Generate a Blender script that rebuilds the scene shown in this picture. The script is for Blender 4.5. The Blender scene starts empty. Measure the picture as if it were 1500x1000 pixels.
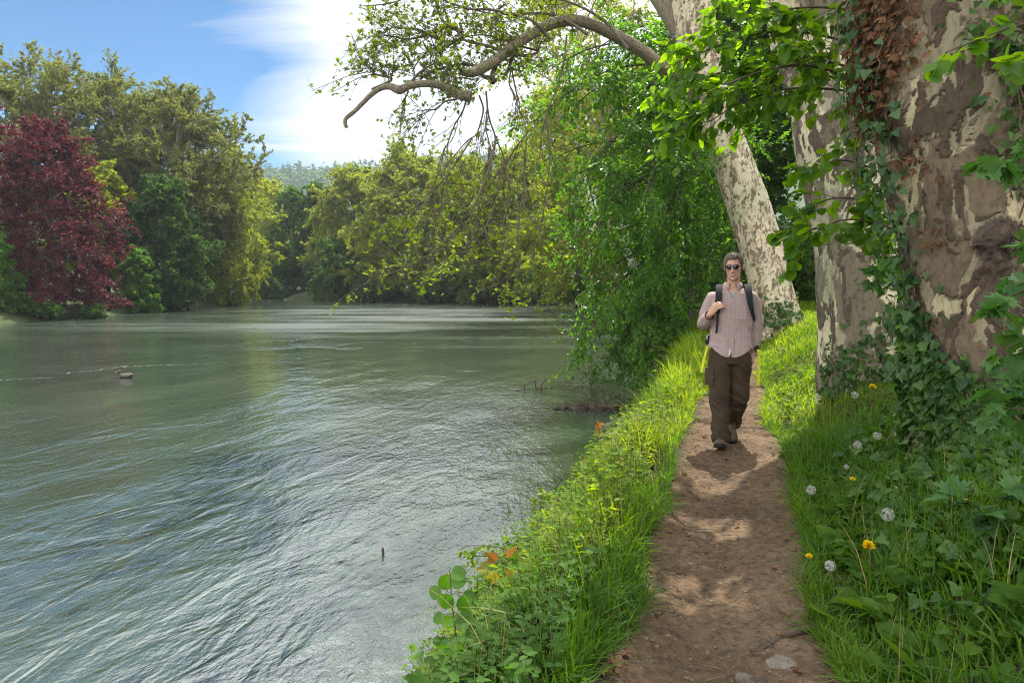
import bpy, math
import numpy as np
PI = math.pi
rad = math.radians
sc = bpy.context.scene
COL = sc.collection

# ------------------------------------------------------------------ camera
PITCH = 4.92
CAM = np.array([0.0, 0.0, 1.5])
cd = bpy.data.cameras.new('camera')
cam = bpy.data.objects.new('camera', cd)
COL.objects.link(cam)
cam.location = CAM
cam.rotation_euler = (rad(90 - PITCH), 0, 0)
cd.sensor_width = 36
cd.lens = 24
cd.clip_start = 0.05
cd.clip_end = 5000
sc.camera = cam
FWD = np.array([0, math.cos(rad(PITCH)), -math.sin(rad(PITCH))])
UPV = np.array([0, math.sin(rad(PITCH)), math.cos(rad(PITCH))])


def at(px, py, t):
    """photo pixel (1500 x 1000) at distance t -> world point"""
    return CAM + t * (np.array([(px - 750) / 1000.0, 0, 0]) + FWD + (500 - py) / 1000.0 * UPV)


SUN_AZ, SUN_EL = 21.0, 60.0
SUN = np.array([math.sin(rad(SUN_AZ)) * math.cos(rad(SUN_EL)),
                math.cos(rad(SUN_AZ)) * math.cos(rad(SUN_EL)), math.sin(rad(SUN_EL))])

# ------------------------------------------------------------------ noise


def _h(i, j, k, seed):
    n = (i * 374761393 + j * 668265263 + k * 2147483647 + seed * 1274126177) & 0xFFFFFFFF
    n = ((n ^ (n >> 13)) * 1274126177) & 0xFFFFFFFF
    n = ((n ^ (n >> 16)) * 2246822519) & 0xFFFFFFFF
    return ((n ^ (n >> 15)) & 0xFFFFFF) / float(0xFFFFFF)


def vnoise(p, seed=0):
    p = np.asarray(p, float)
    f = np.floor(p).astype(np.int64)
    w = p - f
    w = w * w * (3 - 2 * w)
    i, j, k = f[..., 0], f[..., 1], f[..., 2]
    r = 0
    for a in (0, 1):
        for b in (0, 1):
            for c in (0, 1):
                ww = (w[..., 0] if a else 1 - w[..., 0]) * (w[..., 1] if b else 1 - w[..., 1]) * (w[..., 2] if c else 1 - w[..., 2])
                r = r + ww * _h(i + a, j + b, k + c, seed)
    return r * 2 - 1


def fbm(p, octv=4, seed=0, gain=.5):
    p = np.asarray(p, float)
    a, s, r = 1.0, 1.0, 0
    for o in range(octv):
        r = r + a * vnoise(p * s + o * 17.3, seed + o)
        a *= gain
        s *= 2.03
    return r


def n2(x, y, sc_=1.0, octv=3, seed=0):
    x = np.asarray(x, float)
    return fbm(np.stack([x * sc_, np.asarray(y, float) * sc_ + 0 * x, 0 * x + seed * 3.7], -1), octv, seed)


def sm(a, b, x):
    t = np.clip((x - a) / (b - a), 0, 1)
    return t * t * (3 - 2 * t)


def unit(v):
    v = np.asarray(v, float)
    return v / np.maximum(np.linalg.norm(v, axis=-1, keepdims=True), 1e-9)


def rvec(rng, *shape):
    return unit(rng.normal(size=shape + (3,)))


# ------------------------------------------------------------------ mesh building
class Geo:
    def __init__(s):
        s.V, s.F, s.T, s.n = [], [], [], 0

    def add(s, V, F, tint=0.5):
        V = np.asarray(V, float).reshape(-1, 3)
        if isinstance(F, np.ndarray):
            F = [F]
        for f in F:
            f = np.asarray(f, np.int64)
            if f.size:
                s.F.append(f + s.n)
        s.V.append(V)
        s.T.append(np.broadcast_to(np.asarray(tint, float), (len(V),)).copy())
        s.n += len(V)

    def mesh(s, name, mat=None, smooth=False, extra=None):
        me = bpy.data.meshes.new(name)
        if s.n == 0:
            return me
        V = np.concatenate(s.V)
        me.vertices.add(len(V))
        me.vertices.foreach_set('co', V.astype(np.float32).ravel())
        lv = np.concatenate([f.ravel() for f in s.F])
        tot = np.concatenate([np.full(len(f), f.shape[1]) for f in s.F])
        st = np.concatenate([[0], np.cumsum(tot)[:-1]])
        me.loops.add(len(lv))
        me.loops.foreach_set('vertex_index', lv.astype(np.int32))
        me.polygons.add(len(tot))
        me.polygons.foreach_set('loop_start', st.astype(np.int32))
        me.polygons.foreach_set('use_smooth', np.full(len(tot), bool(smooth)))
        a = me.attributes.new('tint', 'FLOAT', 'POINT')
        a.data.foreach_set('value', np.concatenate(s.T).astype(np.float32))
        for k, v in (extra or {}).items():
            a = me.attributes.new(k, 'FLOAT', 'POINT')
            a.data.foreach_set('value', np.asarray(v, np.float32))
        me.update(calc_edges=True)
        me.validate()
        if mat:
            me.materials.append(mat)
        return me

    def build(s, name, mat, parent=None, smooth=False, extra=None):
        return link(name, s.mesh(name, mat, smooth, extra), parent)


def link(name, me, parent=None):
    o = bpy.data.objects.new(name, me)
    COL.objects.link(o)
    if parent is not None:
        o.parent = parent
        # parts are written in world space; keep them there
        o.matrix_parent_inverse = parent.matrix_basis.inverted()
    return o


def empty(name, loc, label, cat, group=None, kind=None):
    o = bpy.data.objects.new(name, None)
    COL.objects.link(o)
    o.location = [float(c) for c in loc]
    o.empty_display_size = .1
    return tag(o, label, cat, group, kind)


def tag(o, label=None, cat=None, group=None, kind=None):
    if label:
        o['label'] = label
    if cat:
        o['category'] = cat
    if group:
        o['group'] = group
    if kind:
        o['kind'] = kind
    return o


def tubes(geo, P, R, sides=5, tint=.5, cap=False):
    P = np.asarray(P, float)
    R = np.asarray(R, float)
    N, K, _ = P.shape
    if N == 0:
        return
    T = np.gradient(P, axis=1) if K > 2 else np.repeat(P[:, 1:] - P[:, :1], 2, 1)
    T = unit(T)
    ref = np.where(np.abs(T[..., 2:3]) > .8, np.array([.9, .3, .1]), np.array([.1, .2, 1.]))
    A = unit(np.cross(T, ref))
    B = np.cross(T, A)
    ang = np.arange(sides) * 2 * PI / sides
    V = P[:, :, None] + R[:, :, None, None] * (np.cos(ang)[None, None, :, None] * A[:, :, None] + np.sin(ang)[None, None, :, None] * B[:, :, None])
    idx = np.arange(N * K * sides).reshape(N, K, sides)
    q = np.stack([idx[:, :-1], np.roll(idx, -1, 2)[:, :-1], np.roll(idx, -1, 2)[:, 1:], idx[:, 1:]], -1).reshape(-1, 4)
    F = [q]
    if cap:
        F.append(idx[:, -1])
        F.append(idx[:, 0, ::-1])
    t = np.broadcast_to(np.asarray(tint, float).reshape(-1, 1, 1) if np.ndim(tint) else tint, (N, K, sides)).ravel()
    geo.add(V.reshape(-1, 3), F, t)


def grow(rng, P, n, t0, t1, length, spread, up=0.0, grav=0.0, K=5, curl=.15, taper=.4):
    """n children on every parent polyline of P (N,Kp,3)"""
    N, Kp, _ = P.shape
    t = t0 + (t1 - t0) * (np.arange(n)[None] + rng.uniform(0, 1, (N, n))) / n
    f = np.clip(t * (Kp - 1), 0, Kp - 1.001)
    i = f.astype(int)
    r = np.arange(N)[:, None]
    a, b = P[r, i], P[r, i + 1]
    base = a + (b - a) * (f - i)[..., None]
    tang = unit(b - a)
    rnd = rvec(rng, N, n)
    perp = unit(rnd - tang * (rnd * tang).sum(-1, keepdims=True))
    sp = spread * rng.uniform(.6, 1.25, (N, n, 1))
    d = tang * np.cos(sp) + perp * np.sin(sp)
    d = d + np.array([0, 0, up])
    d = unit(d)
    L = np.broadcast_to(np.asarray(length, float), (N,))[:, None] * rng.uniform(.55, 1.25, (N, n)) * (1 - taper * t)
    s = np.linspace(0, 1, K)[None, None, :, None]
    bend = rvec(rng, N, n) * curl * 2 + np.array([0, 0, -grav])
    C = base[:, :, None] + L[..., None, None] * (s * d[:, :, None] + s * s * bend[:, :, None])
    wob = np.cumsum(rng.normal(size=(N, n, K, 3)) * curl * .25 * L[..., None, None] / K, 2)
    wob[:, :, 0] = 0
    return (C + wob).reshape(N * n, K, 3)


def taper_r(N, K, r0, r1):
    return np.broadcast_to(np.linspace(r0, r1, K), (N, K)) if np.ndim(r0) == 0 else np.asarray(r0)[:, None] * np.linspace(1, r1, K)[None]


# leaf templates: x across, y along, z normal; faces are equal-length polygons
def _leaf(half, fold=.18, droop=.15):
    """half: outline of the right half from base to tip [(x,y)...]; two folded polygons"""
    n = len(half)
    R = [(x, y, -fold * abs(x) * 0 + fold * x - droop * y * y) for x, y in half]
    L = [(-x, y, fold * x - droop * y * y) for x, y in half[1:-1]]
    V = np.array(R + L)
    f1 = list(range(n))
    f2 = [0] + [n + k for k in range(n - 2)] + [n - 1]
    return V, np.array([f1, f2[::-1]])


LEAF_OVAL = _leaf([(0, 0), (.27, .22), (.33, .5), (.2, .8), (0, 1.0)])
LEAF_HEART = _leaf([(0, .06), (.22, -.06), (.44, .15), (.44, .48), (.24, .82), (0, 1.06)], .16, .22)
LEAF_ROUND = _leaf([(0, 0), (.3, .02), (.5, .25), (.52, .55), (.33, .85), (0, 1.0)], .1, .12)
LEAF_MAPLE = _leaf([(0, 0), (.12, -.06), (.42, -.16), (.34, .04), (.66, .2), (.46, .3), (.86, .66), (.5, .56), (.48, .78), (.3, .62), (.22, .8), (.2, 1.0), (.09, 1.0), (0, 1.24)], .12, .2)
LEAF_IVY = _leaf([(0, .08), (.14, -.1), (.36, -.08), (.62, .18), (.38, .34), (.3, .62), (0, 1.05)], .15, .12)
LEAF_FAR = (np.array([(0, 0, 0), (.4, .5, .08), (0, 1., -.1), (-.4, .5, .08)]), np.array([[0, 1, 2, 3]]))
LEAF_CLUMP = (np.array([(0, 0, 0), (.34, .3, .1), (.5, .8, -.05), (.08, .62, .0), (-.1, 1.1, .12), (-.3, .55, -.1), (-.55, .42, .1), (-.3, .12, 0)]),
              np.array([[0, 1, 2, 3], [0, 3, 4, 5], [0, 5, 6, 7]]))


def leaves(geo, T, P, Y, N, size, tint=.5):
    P = np.asarray(P, float).reshape(-1, 3)
    n = len(P)
    if n == 0:
        return
    Y = unit(np.broadcast_to(Y, (n, 3)))
    N = np.broadcast_to(N, (n, 3))
    X = unit(np.cross(Y, N))
    N = np.cross(X, Y)
    tv, tf = T
    s = np.broadcast_to(np.asarray(size, float), (n,))[:, None, None]
    V = P[:, None] + s * (tv[None, :, 0:1] * X[:, None] + tv[None, :, 1:2] * Y[:, None] + tv[None, :, 2:3] * N[:, None])
    k = len(tv)
    F = (tf[None] + (np.arange(n) * k)[:, None, None]).reshape(-1, tf.shape[1])
    t = np.repeat(np.broadcast_to(np.asarray(tint, float), (n,)), k)
    geo.add(V.reshape(-1, 3), F, t)


def along(rng, P, n, t0=.1, t1=1.0, jit=0.0):
    N, K, _ = P.shape
    t = rng.uniform(t0, t1, (N, n))
    f = np.clip(t * (K - 1), 0, K - 1.001)
    i = f.astype(int)
    r = np.arange(N)[:, None]
    a, b = P[r, i], P[r, i + 1]
    p = a + (b - a) * (f - i)[..., None]
    d = unit(b - a)
    if jit:
        p = p + rng.normal(size=p.shape) * jit
    return p.reshape(-1, 3), d.reshape(-1, 3)


def foliage(geo, rng, P, n, T, size, t0=.1, fwd=.6, upn=.6, droop=0.0, jit=0.0, keep=None):
    p, d = along(rng, P, n, t0, 1.0, jit)
    if keep is not None:
        m = keep(p)
        p, d = p[m], d[m]
    k = len(p)
    Y = d * fwd + rvec(rng, k) * (1 - fwd * .5) + np.array([0, 0, -droop])
    Nn = rvec(rng, k) * (1 - upn) + np.array([0, 0, upn])
    leaves(geo, T, p, Y, Nn, size * rng.uniform(.6, 1.2, k), rng.uniform(0, 1, k))


# ------------------------------------------------------------------ materials
def newmat(name):
    m = bpy.data.materials.new(name)
    m.use_nodes = True
    nt = m.node_tree
    nt.nodes.clear()
    out = nt.nodes.new('ShaderNodeOutputMaterial')
    return m, nt, out


def nd(nt, typ, **kw):
    n = nt.nodes.new('ShaderNode' + typ)
    for k, v in kw.items():
        if k in n.inputs.keys():
            n.inputs[k].default_value = v
        else:
            setattr(n, k, v)
    return n


def lk(nt, a, ao, b, bi):
    nt.links.new(a.outputs[ao], b.inputs[bi])


def ramp(nt, stops, interp='LINEAR'):
    r = nt.nodes.new('ShaderNodeValToRGB')
    cr = r.color_ramp
    cr.interpolation = interp
    while len(cr.elements) > 1:
        cr.elements.remove(cr.elements[-1])
    for k, (p, c) in enumerate(stops):
        e = cr.elements[0] if k == 0 else cr.elements.new(p)
        e.position = p
        c = (c, c, c) if np.ndim(c) == 0 else c
        e.color = (*c[:3], 1)
    return r


def noise(nt, scale, detail=4, rough=.55, dist=0.0, coord=None, out='Object', vec=None, dim='3D'):
    n = nd(nt, 'TexNoise', Scale=scale, Detail=detail, Roughness=rough, Distortion=dist)
    if vec is not None:
        nt.links.new(vec, n.inputs['Vector'])
    elif coord is not None:
        lk(nt, coord, out, n, 'Vector')
    return n


def mixc(nt, fac, a, b, blend='MIX'):
    m = nt.nodes.new('ShaderNodeMix')
    m.data_type = 'RGBA'
    m.blend_type = blend
    for v, i in ((fac, 0), (a, 6), (b, 7)):
        if hasattr(v, 'is_linked') or isinstance(v, bpy.types.NodeSocket):
            nt.links.new(v, m.inputs[i])
        elif np.ndim(v) == 0:
            m.inputs[i].default_value = v
        else:
            m.inputs[i].default_value = (*v[:3], 1)
    return m.outputs[2]


def mth(nt, op, a, b=None, clamp=False):
    m = nt.nodes.new('ShaderNodeMath')
    m.operation = op
    m.use_clamp = clamp
    for v, i in ((a, 0), (b, 1)):
        if v is None:
            continue
        if isinstance(v, bpy.types.NodeSocket):
            nt.links.new(v, m.inputs[i])
        else:
            m.inputs[i].default_value = v
    return m.outputs[0]


def leaf_mat(name, cols, transl=.4, tcol=None, rough=.5, spec=.35, scale=2.0):
    """cols: list of base colours spread over the per-leaf tint; tcol: colour of light let through"""
    m, nt, out = newmat(name)
    at_ = nd(nt, 'Attribute', attribute_name='tint')
    tc = nd(nt, 'TexCoord')
    nz = noise(nt, scale, 2, .5, coord=tc)
    f = mth(nt, 'ADD', mth(nt, 'MULTIPLY', at_.outputs['Fac'], .7), mth(nt, 'MULTIPLY', mth(nt, 'SUBTRACT', nz.outputs['Fac'], .5), 1.1))
    f = mth(nt, 'ADD', f, .15, True)
    n = len(cols)
    r = ramp(nt, [(k / max(1, n - 1), c) for k, c in enumerate(cols)])
    nt.links.new(f, r.inputs[0])
    b = nd(nt, 'BsdfPrincipled', Roughness=rough)
    b.inputs['Specular IOR Level'].default_value = spec
    lk(nt, r, 0, b, 'Base Color')
    t = nd(nt, 'BsdfTranslucent')
    tcol = tcol or (1.9, 2.1, .55)
    tm = mixc(nt, 1.0, r.outputs[0], tcol, 'MULTIPLY')
    nt.links.new(tm, t.inputs['Color'])
    mx = nd(nt, 'MixShader', Fac=transl)
    lk(nt, b, 0, mx, 1)
    lk(nt, t, 0, mx, 2)
    lk(nt, mx, 0, out, 'Surface')
    return m


def simple_mat(name, col, rough=.7, var=.25, scale=8.0, spec=.3, bump=0.0, bscale=40.0, metal=0.0):
    m, nt, out = newmat(name)
    tc = nd(nt, 'TexCoord')
    nz = noise(nt, scale, 5, .6, coord=tc)
    c = np.array(col)
    r = ramp(nt, [(.3, c * (1 - var)), (.7, np.minimum(c * (1 + var), 1))])
    lk(nt, nz, 'Fac', r, 0)
    b = nd(nt, 'BsdfPrincipled', Roughness=rough, Metallic=metal)
    b.inputs['Specular IOR Level'].default_value = spec
    lk(nt, r, 0, b, 'Base Color')
    if bump:
        n2_ = noise(nt, bscale, 4, .6, coord=tc)
        bp = nd(nt, 'Bump', Strength=1.0, Distance=bump)
        lk(nt, n2_, 'Fac', bp, 'Height')
        lk(nt, bp, 0, b, 'Normal')
    lk(nt, b, 0, out, 'Surface')
    return m


def bark_mat(name, base, patches, scale=(3, 3, 1.2), specks=0.0, bump=.012, gain=1.0, dirt=None):
    """plane-tree bark: base colour plus flake layers [(colour, threshold, scale)]"""
    m, nt, out = newmat(name)
    tc = nd(nt, 'TexCoord')
    mp = nd(nt, 'Mapping')
    mp.inputs['Scale'].default_value = scale
    lk(nt, tc, 'Object', mp, 'Vector')
    col = None
    fine = noise(nt, 14, 5, .65, vec=mp.outputs[0])
    cb = ramp(nt, [(.3, np.array(base) * .72), (.7, np.array(base) * 1.2)])
    lk(nt, fine, 'Fac', cb, 0)
    col = cb.outputs[0]
    hgt = mth(nt, 'MULTIPLY', fine.outputs['Fac'], .35)
    for k, (c, th, s) in enumerate(patches):
        add = nd(nt, 'VectorMath', operation='ADD')
        nt.links.new(mp.outputs[0], add.inputs[0])
        add.inputs[1].default_value = (7.1 * k, 3.3 * k, 5.7 * k)
        nz = noise(nt, s, 5, .62, .35, vec=add.outputs[0])
        r = ramp(nt, [(th, 0.), (th + .012, 1.)])
        lk(nt, nz, 'Fac', r, 0)
        cc = ramp(nt, [(.3, np.array(c) * .82), (.7, np.array(c) * 1.12)])
        lk(nt, fine, 'Fac', cc, 0)
        col = mixc(nt, r.outputs[0], col, cc.outputs[0])
        rs = ramp(nt, [(th - .03, 0.), (th + .02, 1.)])
        lk(nt, nz, 'Fac', rs, 0)
        hgt = mth(nt, 'SUBTRACT', hgt, mth(nt, 'MULTIPLY', rs.outputs[0], .55))
    if dirt:
        at_ = nd(nt, 'Attribute', attribute_name='tint')
        nz = noise(nt, 5, 4, .6, .3, vec=mp.outputs[0])
        g = mth(nt, 'SUBTRACT', mth(nt, 'ADD', at_.outputs['Fac'], mth(nt, 'MULTIPLY', nz.outputs['Fac'], .6)), .55)
        g = mth(nt, 'MULTIPLY', g, 6.0, True)
        cc = ramp(nt, [(.35, np.array(dirt) * .5), (.65, np.array(dirt) * 1.3)])
        lk(nt, fine, 'Fac', cc, 0)
        col = mixc(nt, g, col, cc.outputs[0])
    b = nd(nt, 'BsdfPrincipled', Roughness=.85)
    b.inputs['Specular IOR Level'].default_value = .2
    nt.links.new(col, b.inputs['Base Color'])
    bp = nd(nt, 'Bump', Strength=1.0, Distance=bump)
    nt.links.new(hgt, bp.inputs['Height'])
    lk(nt, bp, 0, b, 'Normal')
    lk(nt, b, 0, out, 'Surface')
    return m


def plate_bark(name, cols, bump=.01, dirt=(.085, .062, .046), fine_scale=14):
    """bark whose flakes are modelled in the mesh; attribute 'plate' runs 0 (fresh pale wood) .. 1 (old brown bark)"""
    m, nt, out = newmat(name)
    tc = nd(nt, 'TexCoord')
    mp = nd(nt, 'Mapping')
    mp.inputs['Scale'].default_value = (2.2, 2.2, 1.0)
    lk(nt, tc, 'Object', mp, 'Vector')
    at_ = nd(nt, 'Attribute', attribute_name='plate')
    jit = noise(nt, 26, 4, .65, vec=mp.outputs[0])
    f = mth(nt, 'ADD', at_.outputs['Fac'], mth(nt, 'MULTIPLY', mth(nt, 'SUBTRACT', jit.outputs['Fac'], .5), .22))
    n = len(cols)
    r = ramp(nt, [(max(0., (k - .12) / (n - 1)) if q == 0 else min(1., (k + .12) / (n - 1)), c) for k, c in enumerate(cols) for q in (0, 1)][:])
    nt.links.new(f, r.inputs[0])
    fine = noise(nt, fine_scale, 6, .7, vec=mp.outputs[0])
    rr = ramp(nt, [(.28, .55), (.5, 1.), (.75, 1.3)])
    lk(nt, fine, 'Fac', rr, 0)
    col = mixc(nt, 1.0, r.outputs[0], rr.outputs[0], 'MULTIPLY')
    big = noise(nt, 1.1, 3, .5, coord=tc)
    rb = ramp(nt, [(.35, (.80, .84, .74)), (.65, (1.1, 1.03, .98))])
    lk(nt, big, 'Fac', rb, 0)
    col = mixc(nt, 1.0, col, rb.outputs[0], 'MULTIPLY')
    ad = nd(nt, 'Attribute', attribute_name='tint')
    g = mth(nt, 'MULTIPLY', mth(nt, 'SUBTRACT', mth(nt, 'ADD', ad.outputs['Fac'], mth(nt, 'MULTIPLY', jit.outputs['Fac'], .5)), .55), 5.0, True)
    cc = ramp(nt, [(.3, np.array(dirt) * .45), (.7, np.array(dirt) * 1.4)])
    lk(nt, fine, 'Fac', cc, 0)
    col = mixc(nt, g, col, cc.outputs[0])
    b = nd(nt, 'BsdfPrincipled', Roughness=.85)
    b.inputs['Specular IOR Level'].default_value = .22
    nt.links.new(col, b.inputs['Base Color'])
    mp2 = nd(nt, 'Mapping')
    mp2.inputs['Scale'].default_value = (30, 30, 7)
    lk(nt, tc, 'Object', mp2, 'Vector')
    crack = noise(nt, 1.0, 5, .65, .4, vec=mp2.outputs[0])
    h = mth(nt, 'ADD', mth(nt, 'MULTIPLY', fine.outputs['Fac'], .6), mth(nt, 'MULTIPLY', mth(nt, 'MULTIPLY', crack.outputs['Fac'], at_.outputs['Fac']), 1.2))
    bp = nd(nt, 'Bump', Strength=1.0, Distance=bump)
    nt.links.new(h, bp.inputs['Height'])
    lk(nt, bp, 0, b, 'Normal')
    lk(nt, b, 0, out, 'Surface')
    return m

# ================================================================== LIE OF THE LAND
WATER = -1.0


def Xc(y):
    return .78 + .33 * (np.asarray(y, float) - 2.45)


def ulat(x, y):
    return (np.asarray(x, float) - Xc(y)) * .95


_yr = np.array([-100, 25.0, 30, 50, 78])
_xr = np.array([float(Xc(-100)) - 2, float(Xc(25.0)) - 2.0, 6.9, 7.4, 8.2])
RIVER = np.array([(float(Xc(-100)) - 2, -100), (float(Xc(25)) - 2, 25), (6.9, 32), (7.4, 50), (8.2, 78), (-5, 88), (-27, 96), (-41, 109),
                  (-70, 125), (-160, 145), (-160, 122), (-62, 106), (-39, 93), (-31.5, 82), (-31, 61), (-30.8, 41), (-33, 20), (-50, -40), (-80, -100)])


def river_d(x, y):
    """signed distance to the shoreline, positive over water"""
    x = np.asarray(x, float)
    y = np.asarray(y, float)
    d = np.full(np.broadcast(x, y).shape, 1e9)
    ins = np.zeros(d.shape, bool)
    n = len(RIVER)
    for k in range(n):
        ax, ay = RIVER[k]
        bx, by = RIVER[(k + 1) % n]
        ex, ey = bx - ax, by - ay
        t = np.clip(((x - ax) * ex + (y - ay) * ey) / (ex * ex + ey * ey), 0, 1)
        d = np.minimum(d, np.hypot(x - ax - t * ex, y - ay - t * ey))
        c = (ay > y) != (by > y)
        with np.errstate(divide='ignore', invalid='ignore'):
            xi = ax + (y - ay) / (by - ay + 1e-12) * ex
        ins ^= c & (x < xi)
    return np.where(ins, d, -d)


def zpath(y):
    return .05 * np.clip(np.asarray(y, float) - 9, 0, 16)


def gz(x, y):
    x = np.asarray(x, float)
    y = np.asarray(y, float)
    d = river_d(x, y) + .35 * n2(x, y, .35, 2, 5) * sm(12, 30, y)
    gen = np.where(d > 0, WATER - .06 - np.minimum(d * .5, 1.6),
                   WATER - .06 + .75 * sm(0, 1.3, -d) + .35 * sm(1, 6, -d) + .03 * np.clip(-d, 0, 60))
    u = ulat(x, y) + .10 * n2(x, y, 1.1, 3, 2)
    zp = zpath(y)
    left = zp + (WATER - .05 - zp) * sm(0, 1, (-.62 - u) / 1.25) - np.clip((-1.9 - u) * .5, 0, 1.3)
    right = zp + .42 * sm(.45, 1.5, u) + .16 * np.clip(u - 1.2, 0, 2.5) + .10 * np.clip(u - 3.7, 0, 30)
    near = np.where(u < 0, left, right)
    near = near - .05 * np.exp(-(u / .35) ** 2)
    near = near + .035 * n2(x, y, 1.7, 3, 9) + .012 * n2(x, y, 9, 2, 4)
    w = sm(24, 34, y) * 1.0
    wl = sm(-4.5, -8, u)
    w = np.maximum(w, wl)
    far = sm(130, 500, np.hypot(x, y))
    return near * (1 - w) + gen * w + far * 3.0 * 0


def axis(lo, hi, fine_lo, fine_hi, step, growth=1.12):
    a = list(np.arange(fine_lo, fine_hi, step))
    s, v = step, fine_hi
    while v < hi:
        a.append(v)
        s *= growth
        v += s
    a.append(hi)
    s, v = step, fine_lo - step
    while v > lo:
        a.insert(0, v)
        s *= growth
        v -= s
    a.insert(0, lo)
    return np.array(a)


def grid_geo(X, Y, Z, tint=.5):
    g = Geo()
    ny, nx = X.shape
    idx = np.arange(nx * ny).reshape(ny, nx)
    F = np.stack([idx[:-1, :-1], idx[:-1, 1:], idx[1:, 1:], idx[1:, :-1]], -1).reshape(-1, 4)
    g.add(np.stack([X, Y, Z], -1).reshape(-1, 3), F, np.ravel(tint) if np.ndim(tint) else tint)
    return g


# -------- ground
def ground_material():
    m, nt, out = newmat('soil')
    tc = nd(nt, 'TexCoord')
    n1 = noise(nt, 1.3, 6, .65, coord=tc)
    r = ramp(nt, [(.3, (.05, .04, .028)), (.55, (.085, .066, .045)), (.8, (.06, .062, .026))])
    lk(nt, n1, 'Fac', r, 0)
    sp = nt.nodes.new('ShaderNodeSeparateXYZ')
    lk(nt, tc, 'Object', sp, 0)
    fm = mth(nt, 'MULTIPLY', mth(nt, 'SUBTRACT', sp.outputs[1], 24.), .06, True)
    gc = mixc(nt, mth(nt, 'MULTIPLY', fm, .85), r.outputs[0], (.045, .065, .022))
    b = nd(nt, 'BsdfPrincipled', Roughness=.95)
    b.inputs['Specular IOR Level'].default_value = .1
    nt.links.new(gc, b.inputs['Base Color'])
    n3 = noise(nt, 30, 5, .7, coord=tc)
    bp = nd(nt, 'Bump', Strength=1.0, Distance=.02)
    lk(nt, n3, 'Fac', bp, 'Height')
    lk(nt, bp, 0, b, 'Normal')
    lk(nt, b, 0, out, 'Surface')
    return m


xs = axis(-900, 900, -1.8, 7.0, .07, 1.10)
ys = axis(-160, 1400, .6, 15.0, .07, 1.09)
GX, GY = np.meshgrid(xs, ys)
tag(grid_geo(GX, GY, gz(GX, GY)).build('ground', ground_material(), smooth=True), kind='structure')


# -------- footpath, a worn earth sheet whose ragged edge dips under the verge
def path_material():
    m, nt, out = newmat('trodden_earth')
    tc = nd(nt, 'TexCoord')
    n1 = noise(nt, 1.1, 6, .6, coord=tc)
    r = ramp(nt, [(.3, (.068, .044, .026)), (.5, (.112, .073, .043)), (.72, (.172, .117, .073))])
    lk(nt, n1, 'Fac', r, 0)
    n2_ = noise(nt, 26, 6, .72, coord=tc)
    r2 = ramp(nt, [(.3, .35), (.47, .92), (.72, 1.55)])
    lk(nt, n2_, 'Fac', r2, 0)
    c = mixc(nt, 1.0, r.outputs[0], r2.outputs[0], 'MULTIPLY')
    v = nd(nt, 'TexVoronoi', Scale=55.0, Randomness=1.0)
    lk(nt, tc, 'Object', v, 'Vector')
    rv = ramp(nt, [(.0, 1.), (.22, 0.)])
    lk(nt, v, 'Distance', rv, 0)
    sel = ramp(nt, [(.70, 0.), (.74, 1.)])
    lk(nt, v, 'Color', sel, 0)
    st = mth(nt, 'MULTIPLY', rv.outputs[0], sel.outputs[0])
    c = mixc(nt, mth(nt, 'MULTIPLY', st, .45), c, (.17, .14, .105))
    b = nd(nt, 'BsdfPrincipled', Roughness=.92)
    b.inputs['Specular IOR Level'].default_value = .15
    nt.links.new(c, b.inputs['Base Color'])
    h = mth(nt, 'ADD', mth(nt, 'MULTIPLY', n2_.outputs['Fac'], .8), mth(nt, 'MULTIPLY', st, .35))
    bp = nd(nt, 'Bump', Strength=1.0, Distance=.022)
    nt.links.new(h, bp.inputs['Height'])
    lk(nt, bp, 0, b, 'Normal')
    lk(nt, b, 0, out, 'Surface')
    return m


yy = np.concatenate([np.arange(.2, 9, .022), np.arange(9, 30, .06)])
uu = np.linspace(-.80, .80, 73)
PU, PY = np.meshgrid(uu, yy)
PX = Xc(PY) + PU / .95
edge = .42 + .10 * n2(PY, PU * 0, .9, 3, 31) + .05 * n2(PX, PY, 5, 2, 8) + .05 * (PU > 0)
PZ = gz(PX, PY) + .018 - .07 * sm(edge - .10, edge + .1, np.abs(PU)) + .018 * n2(PX, PY, 2.3, 3, 12) + .011 * n2(PX, PY, 13, 3, 13)
tag(grid_geo(PX, PY, PZ).build('footpath', path_material(), smooth=True), kind='structure')


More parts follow.
